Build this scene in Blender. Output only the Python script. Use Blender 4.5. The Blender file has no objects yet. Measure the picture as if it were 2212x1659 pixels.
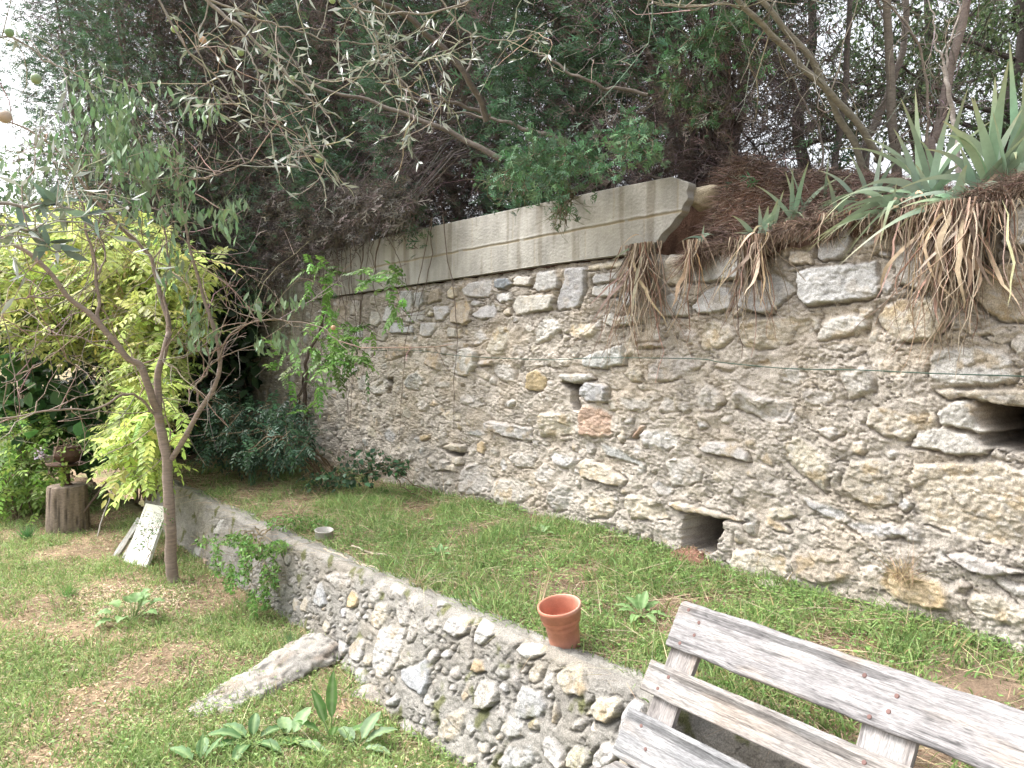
import bpy, math, numpy as np
from mathutils import Vector, Matrix
R = math.radians
sc = bpy.context.scene
# ------------------------------------------------------------------ camera, sky, sun, exposure
FPX = 1640.0                       # focal length in pixels of a 2212 px wide picture
CAMZ, PITCH = 1.75, R(2.06)
cam_d = bpy.data.cameras.new('camera'); cam_d.sensor_width = 36; cam_d.lens = FPX/2212*36
cam_d.clip_start = .05; cam_d.clip_end = 1000
cam = bpy.data.objects.new('camera', cam_d); sc.collection.objects.link(cam)
cam.location = (0, 0, CAMZ); cam.rotation_euler = (R(90)-PITCH, 0, 0); sc.camera = cam
SUN_EL, SUN_AZ = 56, -72           # elevation, azimuth from +Y towards +X (degrees)
w = bpy.data.worlds.new('World'); sc.world = w; w.use_nodes = True
nt = w.node_tree; bg = nt.nodes['Background']
sky = nt.nodes.new('ShaderNodeTexSky'); sky.sky_type = 'NISHITA'; sky.sun_disc = False
sky.sun_elevation = R(SUN_EL); sky.sun_rotation = R(SUN_AZ)
sky.air_density = 1.0; sky.dust_density = 6.0; sky.ozone_density = 1.0
hs = nt.nodes.new('ShaderNodeHueSaturation'); hs.inputs['Saturation'].default_value = .22
nt.links.new(sky.outputs[0], hs.inputs['Color']); nt.links.new(hs.outputs[0], bg.inputs['Color'])
bg.inputs['Strength'].default_value = .15
sl = bpy.data.lights.new('sun', 'SUN'); sl.energy = 1.2; sl.angle = R(24); sl.color = (1, .96, .9)
so = bpy.data.objects.new('sun', sl); sc.collection.objects.link(so)
sd = Vector((math.sin(R(SUN_AZ))*math.cos(R(SUN_EL)), math.cos(R(SUN_AZ))*math.cos(R(SUN_EL)), math.sin(R(SUN_EL))))
so.rotation_euler = sd.to_track_quat('Z', 'Y').to_euler()
sc.view_settings.view_transform = 'Standard'; sc.view_settings.look = 'None'
sc.view_settings.exposure = 1.7; sc.view_settings.gamma = 1
sc.cycles.max_bounces = 6; sc.cycles.transparent_max_bounces = 4

# ------------------------------------------------------------------ picture point -> place
cp, sp_ = math.cos(PITCH), math.sin(PITCH)
def ray(px, py):
    x = (px-1106)/FPX; y = -(py-829.5)/FPX
    v = np.array([x, cp + y*sp_, -sp_ + y*cp]); return v/v[1]
def atY(px, py, Y): return np.array([0, 0, CAMZ]) + ray(px, py)*Y
def atZ(px, py, z):
    r = ray(px, py); return np.array([0, 0, CAMZ]) + r*((z-CAMZ)/r[2])
WD = np.array([-.637, .771, 0.]); WD /= np.linalg.norm(WD)      # along the big wall, going away
WN = np.array([-.771, -.637, 0.]); WN /= np.linalg.norm(WN)     # out of the wall, to the garden
W0 = np.array([2.09, 3.1, 0.])
def onwall(px, py, out=0.):
    r = ray(px, py); o = np.array([0, 0, CAMZ]); p0 = W0+WN*out
    k = ((p0-o)@WN)/(r@WN); p = o+r*k
    return (p-p0)@WD, p[2]
def wallpt(t, out, z): return np.array([W0[0]+WD[0]*t+WN[0]*out, W0[1]+WD[1]*t+WN[1]*out, z])
L0 = np.array([.50, 2.80, 0.]); LD = np.array([-.884, 1, 0.]); LD /= np.linalg.norm(LD)
LN = np.array([-LD[1], LD[0], 0.])                              # out of the low wall, to the lawn
def onlow(px, py, out=.08):
    r = ray(px, py); o = np.array([0, 0, CAMZ]); p0 = L0+LN*out
    k = ((p0-o)@LN)/(r@LN); p = o+r*k
    return (p-p0)@LD, p[2]

# ------------------------------------------------------------------ noise
def _hash(ix, iy, seed):
    h = (ix.astype(np.int64)*374761393 + iy.astype(np.int64)*668265263 + seed*2147483647) & 0xffffffff
    h = ((h ^ (h >> 13))*1274126177) & 0xffffffff
    return ((h ^ (h >> 16)) & 0xffff)/65535.0
def pn(x, y, seed=0):
    ix, iy = np.floor(x), np.floor(y); fx, fy = x-ix, y-iy
    u, v = fx*fx*fx*(fx*(fx*6-15)+10), fy*fy*fy*(fy*(fy*6-15)+10)
    def g(a, b):
        th = _hash(ix+a, iy+b, seed)*2*np.pi
        return np.cos(th)*(fx-a)+np.sin(th)*(fy-b)
    return ((g(0,0)*(1-u)+g(1,0)*u)*(1-v)+(g(0,1)*(1-u)+g(1,1)*u)*v)*1.5
def fbm(x, y, o=4, seed=0, gain=.5):
    s = 0; a = 1
    for i in range(o): s = s + a*pn(x*2**i+i*7.3, y*2**i-i*3.1, seed+i*17); a *= gain
    return s
def facet(x, y, seed=0):
    """broken planar facets and the distance to the facet edge"""
    ix, iy = np.floor(x), np.floor(y); best = np.full(x.shape, 9.); sec = best.copy(); h = np.zeros(x.shape)
    for a in (-1, 0, 1):
        for b in (-1, 0, 1):
            cx, cy = ix+a, iy+b
            px, py = cx+_hash(cx, cy, seed), cy+_hash(cx, cy, seed+1)
            d = np.hypot(x-px, y-py); m = d < best
            sec = np.where(m, best, np.minimum(sec, d))
            gx, gy = _hash(cx, cy, seed+2)-.5, _hash(cx, cy, seed+3)-.5
            h = np.where(m, gx*(x-px)*2+gy*(y-py)*2+_hash(cx, cy, seed+4)*.8-.4, h); best = np.where(m, d, best)
    return h, sec-best
def sstep(a, b, x):
    k = np.clip((x-a)/(b-a), 0, 1); return k*k*(3-2*k)
def n3(P, f, seed):
    r = np.random.default_rng(seed); s = 0
    for i in range(6):
        k = r.normal(size=3); k *= f*(.6+.8*r.random())/np.linalg.norm(k); s = s+np.sin(P@k+r.random()*6.28)
    return s/3
def nrm(v): return v/np.maximum(np.linalg.norm(v, axis=-1, keepdims=True), 1e-9)

# ------------------------------------------------------------------ objects
def link(o, parent=None):
    sc.collection.objects.link(o)
    if parent is not None:
        o.parent = parent; o.matrix_parent_inverse = Matrix.Identity(4)
        if o.type != 'EMPTY' or True:
            pass
    return o
def tag(o, label=None, cat=None, group=None, kind=None):
    if label: o['label'] = label
    if cat: o['category'] = cat
    if group: o['group'] = group
    if kind: o['kind'] = kind
    return o
def thing(name, label, cat, loc=(0, 0, 0), group=None, kind=None):
    o = bpy.data.objects.new(name, None); o.location = [float(v) for v in loc]; o.empty_display_size = .1
    link(o); return tag(o, label, cat, group, kind)
def mesh(name, V, F, mat, parent=None, col=None, smooth=False, sharp=None):
    """V world coordinates; F list of index arrays (n,3) / (n,4)"""
    V = np.asarray(V, float).reshape(-1, 3)
    off = np.zeros(3)
    if parent is not None:
        off = np.array(parent.location); q = parent
        while q.parent: q = q.parent; off = off+np.array(q.location)
        V = V-off
    F = [np.asarray(f, np.int64) for f in (F if isinstance(F, list) else [F]) if len(f)]
    me = bpy.data.meshes.new(name)
    me.vertices.add(len(V)); me.vertices.foreach_set('co', V.astype(np.float32).ravel())
    nl = sum(f.size for f in F); npoly = sum(len(f) for f in F)
    me.loops.add(nl); me.loops.foreach_set('vertex_index', np.concatenate([f.ravel() for f in F]).astype(np.int32))
    tot = np.concatenate([np.full(len(f), f.shape[1]) for f in F]); st = np.concatenate([[0], np.cumsum(tot)[:-1]])
    me.polygons.add(npoly); me.polygons.foreach_set('loop_start', st.astype(np.int32)); me.polygons.foreach_set('loop_total', tot.astype(np.int32))
    if smooth: me.polygons.foreach_set('use_smooth', np.ones(npoly, bool))
    me.update(calc_edges=True)
    if col is not None:
        col = np.asarray(col, float)
        if col.ndim == 1: col = np.tile(col, (len(V), 1))
        a = me.color_attributes.new('Col', 'FLOAT_COLOR', 'POINT')
        a.data.foreach_set('color', np.hstack([np.clip(col, 0, 1), np.ones((len(V), 1))]).astype(np.float32).ravel())
    me.materials.append(mat)
    o = bpy.data.objects.new(name, me); link(o, parent); return o
class Geo:
    def __init__(s): s.V, s.F3, s.F4, s.C, s.n = [], [], [], [], 0
    def add(s, V, F, C):
        V = V.reshape(-1, 3); F = np.asarray(F)
        (s.F3 if F.shape[1] == 3 else s.F4).append(F+s.n)
        C = np.asarray(C, float)
        if C.ndim == 1: C = np.tile(C, (len(V), 1))
        s.V.append(V); s.C.append(C.reshape(-1, 3)); s.n += len(V)
    def build(s, name, mat, parent=None, smooth=False):
        if not s.n: return None
        F = []
        if s.F3: F.append(np.concatenate(s.F3))
        if s.F4: F.append(np.concatenate(s.F4))
        return mesh(name, np.concatenate(s.V), F, mat, parent, np.concatenate(s.C), smooth)
RH = (np.array([[0,0,0],[-.5,.42,.16],[0,1,-.08],[.5,.42,.16]]), np.array([[0,2,1],[0,3,2]]))
OV = (np.array([[0,0,0],[-.38,.22,.1],[-.5,.55,.14],[0,1,-.12],[.5,.55,.14],[.38,.22,.1]]), np.array([[0,3,2,1],[0,5,4,3]]))
def leaves(g, P, D, N, L, W, col, tmpl=RH):
    """P,D,N (n,3): base, direction, rough normal; L,W (n,)"""
    n = len(P); D = nrm(D); S = nrm(np.cross(D, N)); N = np.cross(S, D)
    T, F = tmpl; L = np.broadcast_to(L, (n,)); W = np.broadcast_to(W, (n,))
    V = P[:, None]+T[None, :, 0, None]*W[:, None, None]*S[:, None]+T[None, :, 1, None]*L[:, None, None]*D[:, None]+T[None, :, 2, None]*W[:, None, None]*N[:, None]
    Fi = (F[None]+(np.arange(n)*len(T))[:, None, None]).reshape(-1, F.shape[1])
    col = np.asarray(col, float)
    C = np.repeat(col, len(T), 0) if col.ndim == 2 else np.tile(col, (n*len(T), 1))
    g.add(V, Fi, C)
def blades(g, P, D, L, W, droop, col, k=3, tip=None, pw=1.6, side=None, base=.6):
    n = len(P); D = nrm(D); s = np.linspace(0, 1, k+1)
    L = np.broadcast_to(L, (n,)); W = np.broadcast_to(W, (n,)); droop = np.broadcast_to(droop, (n,))
    C = P[:, None]+D[:, None]*(L[:, None]*s)[..., None]; C[..., 2] -= (droop*L)[:, None]*s**2*.9
    hd = D.copy(); hd[:, 2] = 0; C += hd[:, None]*((droop*L)[:, None]*s**2*.35)[..., None]
    if side is None:
        side = nrm(np.cross(D, np.array([0, 0, 1.])+1e-3)+0*D)
    wd = (base+(1-base)*np.sin(np.pi*np.minimum(s*1.2+.15, 1)))*(1-s**pw); wd[-1] = .04
    o = side[:, None]*(W[:, None]*wd*.5)[..., None]
    V = np.stack([C-o, C+o], 2)                      # n,k+1,2,3
    i = np.arange(k); f = np.stack([2*i, 2*i+1, 2*i+3, 2*i+2], 1)
    F = (f[None]+(np.arange(n)*2*(k+1))[:, None, None]).reshape(-1, 4)
    col = np.asarray(col, float)
    if col.ndim == 1: col = np.tile(col, (n, 1))
    Cc = np.repeat(col[:, None], k+1, 1)
    if tip is not None: Cc = Cc*(1-(s**3)[None, :, None])+np.asarray(tip)*(s**3)[None, :, None]
    g.add(V, F, np.repeat(Cc, 2, 1).reshape(-1, 3))
def tubes(g, P, Rr, col, sides=4):
    """P (n,k,3), Rr (n,k)"""
    P = np.asarray(P, float); n, k = P.shape[:2]; Rr = np.broadcast_to(Rr, (n, k))
    T = nrm(np.gradient(P, axis=1)); ref = np.where(np.abs(T[:, :1, 2:3]) > .8, [[[1., .1, 0]]], [[[.05, .1, 1.]]])
    A = nrm(np.cross(T, np.broadcast_to(ref, T.shape))); B = np.cross(T, A)
    th = np.arange(sides)*2*np.pi/sides
    V = P[:, :, None]+Rr[:, :, None, None]*(np.cos(th)[None, None, :, None]*A[:, :, None]+np.sin(th)[None, None, :, None]*B[:, :, None])
    i, j = np.meshgrid(np.arange(k-1), np.arange(sides), indexing='ij'); j2 = (j+1) % sides
    f = np.stack([i*sides+j, i*sides+j2, (i+1)*sides+j2, (i+1)*sides+j], -1).reshape(-1, 4)
    F = (f[None]+(np.arange(n)*k*sides)[:, None, None]).reshape(-1, 4)
    col = np.asarray(col, float)
    C = np.repeat(col, k*sides, 0) if col.ndim == 2 else np.tile(col, (n*k*sides, 1))
    g.add(V, F, C)
def smoothline(pts, n=24, wob=0, seed=0):
    pts = np.asarray(pts, float); k = len(pts); u = np.linspace(0, k-1, n); i = np.clip(u.astype(int), 0, k-2); f = (u-i)[:, None]
    Pm = np.vstack([2*pts[0]-pts[1], pts, 2*pts[-1]-pts[-2]])
    a, b, c, d = Pm[i], Pm[i+1], Pm[i+2], Pm[i+3]
    r = .5*((2*b)+(-a+c)*f+(2*a-5*b+4*c-d)*f*f+(-a+3*b-3*c+d)*f**3)
    if wob:
        rg = np.random.default_rng(seed); ph = rg.random((3, 3))*6.28; s = np.linspace(0, 1, n)
        for m, (fr, am) in enumerate(((5, 1), (11, .6), (23, .35))): r += wob*am*np.sin(s[:, None]*fr*2+ph[m])*np.sin(np.pi*np.minimum(s*4, 1)/2)[:, None]
    return r
def tube1(g, pts, r0, r1, col, sides=8, n=24, wob=0, seed=0, knob=0):
    P = smoothline(pts, n, wob, seed); s = np.linspace(0, 1, n); r = r0+(r1-r0)*s
    if knob: r = r*(1+knob*np.random.default_rng(seed).normal(size=n).clip(-1, 1))
    tubes(g, P[None], r[None], col, sides); return P
def twigs(rg, base, n, length, spread=1., up=0., seg=4, dirs=None, jit=.35, droop=0.):
    """random twigs starting at points of base (m,3) -> (n,seg+1,3)"""
    i = rg.integers(0, len(base), n); P = base[i]
    D = nrm(rg.normal(size=(n, 3))*spread+np.array([0, 0, up])+(0 if dirs is None else dirs[i]))
    L = length*(.5+rg.random(n)); out = [P]
    for k in range(seg):
        D = nrm(D+rg.normal(size=(n, 3))*jit+np.array([0, 0, -droop])); P = P+D*(L/seg)[:, None]; out.append(P)
    return np.stack(out, 1)
def jitcol(rg, n, c, v=.2, hue=.08):
    c = np.asarray(c, float); return c*(1+v*rg.normal(size=(n, 1))).clip(.3, 1.9)*(1+hue*rg.normal(size=(n, 3)))

# ------------------------------------------------------------------ materials
def mat(name, rough=.85, bump=0., bscale=60, bdist=.004, trans=0., var=.25, vscale=14, stretch=None, spec=.3, const=None, fine=0., fscale=220):
    m = bpy.data.materials.new(name); m.use_nodes = True; t = m.node_tree; N = t.nodes; Lk = t.links.new
    b = N['Principled BSDF']; b.inputs['Roughness'].default_value = rough; b.inputs['Specular IOR Level'].default_value = spec
    if const is None:
        a = N.new('ShaderNodeVertexColor'); a.layer_name = 'Col'; c = a.outputs[0]
    else:
        a = N.new('ShaderNodeRGB'); a.outputs[0].default_value = (*const, 1); c = a.outputs[0]
    tc = N.new('ShaderNodeTexCoord'); vec = tc.outputs['Object']
    if stretch:
        mp = N.new('ShaderNodeMapping'); mp.inputs['Scale'].default_value = stretch; Lk(vec, mp.inputs[0]); vec = mp.outputs[0]
    def mul(c, sc_, amt, det=5):
        nz = N.new('ShaderNodeTexNoise'); nz.inputs['Scale'].default_value = sc_; nz.inputs['Detail'].default_value = det; nz.inputs['Roughness'].default_value = .65
        Lk(vec, nz.inputs['Vector'])
        mr = N.new('ShaderNodeMapRange'); mr.inputs[1].default_value = .3; mr.inputs[2].default_value = .7; mr.inputs[3].default_value = 1-amt; mr.inputs[4].default_value = 1+amt
        Lk(nz.outputs['Fac'], mr.inputs[0])
        vm = N.new('ShaderNodeVectorMath'); vm.operation = 'SCALE'; Lk(c, vm.inputs[0]); Lk(mr.outputs[0], vm.inputs['Scale']); return vm.outputs[0]
    if var: c = mul(c, vscale, var)
    if fine: c = mul(c, fscale, fine, 3)
    Lk(c, b.inputs['Base Color'])
    if bump:
        nz = N.new('ShaderNodeTexNoise'); nz.inputs['Scale'].default_value = bscale; nz.inputs['Detail'].default_value = 8; nz.inputs['Roughness'].default_value = .7
        Lk(vec, nz.inputs['Vector'])
        bm = N.new('ShaderNodeBump'); bm.inputs['Strength'].default_value = bump; bm.inputs['Distance'].default_value = bdist
        Lk(nz.outputs['Fac'], bm.inputs['Height']); Lk(bm.outputs[0], b.inputs['Normal'])
    if trans:
        tr = N.new('ShaderNodeBsdfTranslucent'); Lk(c, tr.inputs['Color']); mx = N.new('ShaderNodeMixShader'); mx.inputs[0].default_value = trans
        Lk(b.outputs[0], mx.inputs[1]); Lk(tr.outputs[0], mx.inputs[2]); Lk(mx.outputs[0], N['Material Output'].inputs['Surface'])
    return m
M_STONE = mat('stone', .92, 1.0, 130, .008, var=.2, vscale=9, fine=.38, fscale=170, spec=.15)
M_BLOCK = mat('concrete_block', .93, .8, 160, .003, var=.14, vscale=5, fine=.22, fscale=260, spec=.15)
M_SOIL = mat('soil', .97, 1.0, 70, .012, var=.35, vscale=12, fine=.35, fscale=150, spec=.1)
M_LEAF = mat('leaf', .5, trans=.35, var=.15, vscale=30)
M_LEAFB = mat('bright_leaf', .5, trans=.5, var=.12, vscale=20)
M_GREYLEAF = mat('olive_leaf', .4, trans=.2, var=.12, vscale=30, spec=.5)
M_CYP = mat('cypress_leaf', .75, trans=.15, var=.2, vscale=20)
M_GRASS = mat('grass', .55, trans=.35, var=.15, vscale=5)
M_IRIS = mat('iris_leaf', .42, trans=.25, var=.12, vscale=25, spec=.45)
M_DRY = mat('dry_plant', .85, trans=.15, var=.25, vscale=40)
M_BARK = mat('bark', .9, .8, 60, .004, var=.3, vscale=30, stretch=(1, 1, 2.2), fine=.2)
M_BARKR = mat('ringed_bark', .8, .8, 26, .004, var=.28, vscale=14, stretch=(1, 1, 6), fine=.15)
M_WOOD = mat('weathered_wood', .9, 1.0, 130, .003, var=.20, vscale=60, stretch=(.14, 1, 1), fine=.35, fscale=260, spec=.15)
M_TERRA = mat('terracotta_plastic', .55, .2, 60, .001, var=.14, vscale=22, fine=.06)
M_RUST = mat('rusty_iron', .8, .4, 80, .002, var=.35, vscale=22, const=(.10, .06, .045))
M_WHITE = mat('white_paint', .6, .15, 60, .001, var=.08, vscale=14, const=(.80, .79, .76))
def add_grain(m):
    t = m.node_tree; N = t.nodes; Lk = t.links.new; b = N['Principled BSDF']; src = b.inputs['Base Color'].links[0].from_socket
    tc = N.new('ShaderNodeTexCoord')
    for sc_, sx, lo, hi, amt in ((34, .022, .615, .635, .45), (110, .03, .60, .65, .30)):
        mp = N.new('ShaderNodeMapping'); mp.inputs['Scale'].default_value = (sx, 1, 1); Lk(tc.outputs['Object'], mp.inputs[0]); nz = N.new('ShaderNodeTexNoise'); nz.inputs['Scale'].default_value = sc_; nz.inputs['Detail'].default_value = 3; Lk(mp.outputs[0], nz.inputs['Vector'])
        mr = N.new('ShaderNodeMapRange'); mr.inputs[1].default_value = lo; mr.inputs[2].default_value = hi; mr.inputs[3].default_value = 1; mr.inputs[4].default_value = 1-amt; Lk(nz.outputs['Fac'], mr.inputs[0])
        vm = N.new('ShaderNodeVectorMath'); vm.operation = 'SCALE'; Lk(src, vm.inputs[0]); Lk(mr.outputs[0], vm.inputs['Scale']); src = vm.outputs[0]
    Lk(src, b.inputs['Base Color'])
add_grain(M_WOOD)
M_NAIL = mat('nail', .8, .2, 200, .001, var=.2, const=(.17, .10, .09))
M_WIRE = mat('wire_coating', .5, const=(.03, .07, .05), var=0)
M_FRUIT = mat('fruit_skin', .4, var=.1, vscale=40, spec=.4)

# ------------------------------------------------------------------ stone faces
C_ = dict(M=(.30,.285,.26),m=(.43,.39,.345), g=(.43,.425,.425), G=(.37,.375,.385), w=(.50,.485,.465), t=(.47,.42,.345), o=(.46,.36,.23), b=(.36,.31,.255), r=(.44,.31,.24), d=(.20,.22,.245), c=(.44,.415,.385), n=(.42,.385,.345))
SC, SD = .63291, 1.82278
def reg(ox, oy): return lambda p: ((ox+p[0]*SC)/SD, (oy+p[1]*SC)/SD)
rB, rC, rE, rA, rD, rF = reg(1300,1000), reg(2632,1000), reg(2632,1974), reg(2632,0), reg(1300,1974), reg(0,1974)
# (colour, kind c=cut / r=rough / s=subtle / p=proud / h=hole, outline)
SB = [('g','c',[833,220,880,175,1005,155,1000,225,985,268,900,275,850,262]),('d','c',[1022,185,1030,148,1115,148,1138,190,1080,222,1028,215]),('c','c',[1145,160,1165,138,1260,140,1258,190,1215,202,1150,195]),
('g','c',[1255,215,1295,105,1405,98,1432,180,1428,218,1290,235]),('G','c',[1405,300,1435,220,1462,165,1462,85,1580,80,1602,95,1595,200,1595,230,1555,330,1415,352]),('t','c',[1610,70,1640,55,1825,25,1822,80,1612,105]),
('g','c',[1632,150,1665,125,1785,112,1790,165,1640,192]),('g','c',[1622,262,1640,195,1795,178,1792,262,1700,270]),('c','c',[1830,80,1890,70,1900,200,1822,210]),('g','c',[1818,260,1840,240,1905,232,1935,265,1920,318,1835,325]),
('g','c',[1030,245,1130,238,1140,290,1060,305,1035,285]),('g','c',[880,385,935,335,1020,303,1040,350,1030,395,945,408]),('c','c',[1130,320,1165,262,1385,250,1400,290,1375,345,1170,382,1145,360]),
('b','c',[748,375,775,300,850,285,880,340,880,410,845,445,760,425]),('g','c',[645,325,735,322,745,360,700,418,665,412]),('b','c',[598,318,625,225,690,203,692,290,645,300]),('G','c',[525,240,585,235,580,300,555,340,528,330]),
('G','c',[435,230,520,225,525,300,490,360,445,350]),('g','c',[475,425,490,375,590,352,590,410,520,428]),('g','c',[335,400,345,330,390,315,395,370,365,425,338,420]),('c','c',[250,420,258,355,300,360,315,420,290,452,262,448]),
('G','c',[382,495,395,425,465,428,468,455,515,440,520,495]),('g','c',[562,500,568,428,655,425,662,465,625,515,575,515]),('c','c',[292,535,310,470,345,460,355,520,335,548]),('g','c',[155,500,170,440,200,435,210,500,190,540]),
('c','c',[125,345,150,285,190,300,195,340,170,385,130,380]),('t','c',[730,240,760,200,785,205,790,255,770,280,735,275]),('c','c',[735,490,740,455,785,465,785,520,740,520]),('t','c',[790,470,815,462,820,520,795,525]),
('t','c',[1100,340,1130,330,1135,380,1090,385,1080,360]),('w','p',[1705,430,1715,375,1760,365,1790,395,1890,370,1930,385,1925,430,1775,462]),('g','c',[880,300,900,288,945,300,930,325,885,325]),('t','c',[600,370,625,350,655,365,640,388,605,388]),
('t','r',[975,600,1010,480,1040,440,1110,450,1120,500,1105,560,1085,630,1030,640,990,620]),('w','r',[1270,540,1300,430,1345,380,1440,410,1455,470,1360,540,1285,560]),('t','r',[1465,490,1500,430,1660,430,1690,470,1650,510,1530,530]),
('w','p',[765,720,775,640,800,590,870,580,925,600,910,700,855,765,790,755]),('g','p',[1575,690,1580,640,1680,600,1830,560,1840,690,1770,700,1700,715,1590,705]),('o','c',[1225,835,1240,740,1290,718,1355,770,1330,845,1280,858]),
('g','r',[455,800,490,750,545,720,595,780,560,850,480,845]),('c','s',[645,825,660,790,750,790,755,825,700,838]),('c','r',[1020,740,1040,665,1130,680,1155,740,1155,795,1100,800,1040,770]),
('w','p',[1420,745,1630,745,1650,780,1590,790,1530,810,1455,790]),('G','p',[1555,880,1560,810,1615,790,1735,820,1740,860,1725,925,1600,920]),('h','h',[1440,792,1530,812,1590,802,1560,830,1552,900,1560,960,1520,970,1500,920,1500,850,1460,820]),
('t','r',[1300,985,1500,985,1520,1090,1480,1130,1315,1140]),('r','r',[1545,985,1575,930,1700,960,1760,1000,1760,1130,1690,1150,1560,1130]),('w','p',[975,1040,1010,1035,1150,1060,1265,1085,1250,1170,1140,1150,1050,1120,980,1090]),
('G','s',[850,1100,930,1090,985,1120,920,1140,860,1125]),('w','r',[1915,1120,1975,1090,2100,1090,2170,1130,2165,1190,2090,1230,1990,1215,1940,1170]),('r','c',[1870,1150,1930,1065,1970,1065,1895,1155]),
('G','s',[1680,1170,1780,1200,1920,1280,1990,1345,1870,1300,1730,1260,1690,1210]),('g','r',[1370,1260,1395,1220,1530,1260,1540,1300,1480,1340,1400,1310]),('t','p',[1550,1310,1590,1270,1700,1300,1760,1350,1850,1400,1830,1445,1740,1435,1580,1390]),
('c','r',[1115,1270,1160,1230,1290,1250,1270,1330,1170,1335]),('c','r',[1275,1370,1330,1290,1420,1340,1370,1430,1300,1420]),('c','r',[820,1440,830,1330,900,1290,990,1330,1005,1460,930,1500,830,1490]),('o','c',[915,1180,945,1155,975,1180,955,1250,920,1230]),
('o','c',[552,1130,630,1120,625,1145,565,1170]),('G','s',[335,1110,370,1080,415,1130,400,1180,345,1160]),('t','s',[232,1070,270,1070,300,1140,240,1140]),('b','s',[485,1065,550,1055,540,1085,500,1080]),('t','p',[680,1205,760,1175,850,1190,845,1235,760,1225]),
('h','h',[705,1215,770,1232,845,1242,828,1262,765,1258,725,1240]),('c','p',[665,1345,700,1270,755,1290,730,1345]),('t','p',[765,1265,830,1255,835,1310,790,1320]),('t','p',[728,1345,735,1305,800,1310,800,1355]),('c','r',[245,850,260,800,340,760,365,790,340,870,280,880]),
('h','h',[345,775,395,768,388,830,380,870,352,868,370,820]),('b','r',[340,655,345,560,410,530,515,560,520,610,440,640,365,665]),('b','r',[585,640,615,570,690,560,695,640,680,730,625,710,590,690]),('n','r',[700,560,750,545,930,545,935,560,800,610,740,590]),
('n','s',[1130,640,1140,560,1200,560,1210,640,1180,655]),('c','s',[800,900,850,860,920,880,970,940,900,960,810,930]),('o','s',[610,940,640,910,685,930,650,955]),('t','s',[690,1000,740,970,820,990,810,1040,730,1035]),('t','r',[1830,740,1880,700,1960,720,1940,800,1880,800]),
('n','r',[1340,650,1500,650,1490,700,1400,710,1340,690]),('n','r',[1025,1480,1050,1400,1150,1380,1300,1420,1280,1500,1180,1560,1070,1570]),('t','r',[1600,1500,1690,1460,1780,1500,1810,1580,1740,1640,1620,1640,1590,1560]),('t','r',[1850,1490,1950,1500,2080,1560,2120,1650,1900,1650,1860,1560]),
('c','r',[1380,1480,1440,1420,1530,1470,1510,1590,1420,1600,1360,1540]),('c','r',[2085,1290,2130,1260,2200,1270,2210,1440,2120,1450]),('t','c',[1790,1140,1825,1085,1840,1140,1815,1180]),('n','p',[1895,570,1990,550,2070,560,2070,580,1905,585]),('c','s',[1805,885,1850,890,2000,900,1990,960,1870,980,1810,930]),
('c','s',[2040,960,2080,890,2150,890,2150,980,2060,990]),('t','s',[900,740,940,720,1000,750,985,790,930,765]),('n','p',[910,665,1030,655,1020,690,930,700]),('n','r',[1200,690,1330,670,1330,700,1215,710])]
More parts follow.
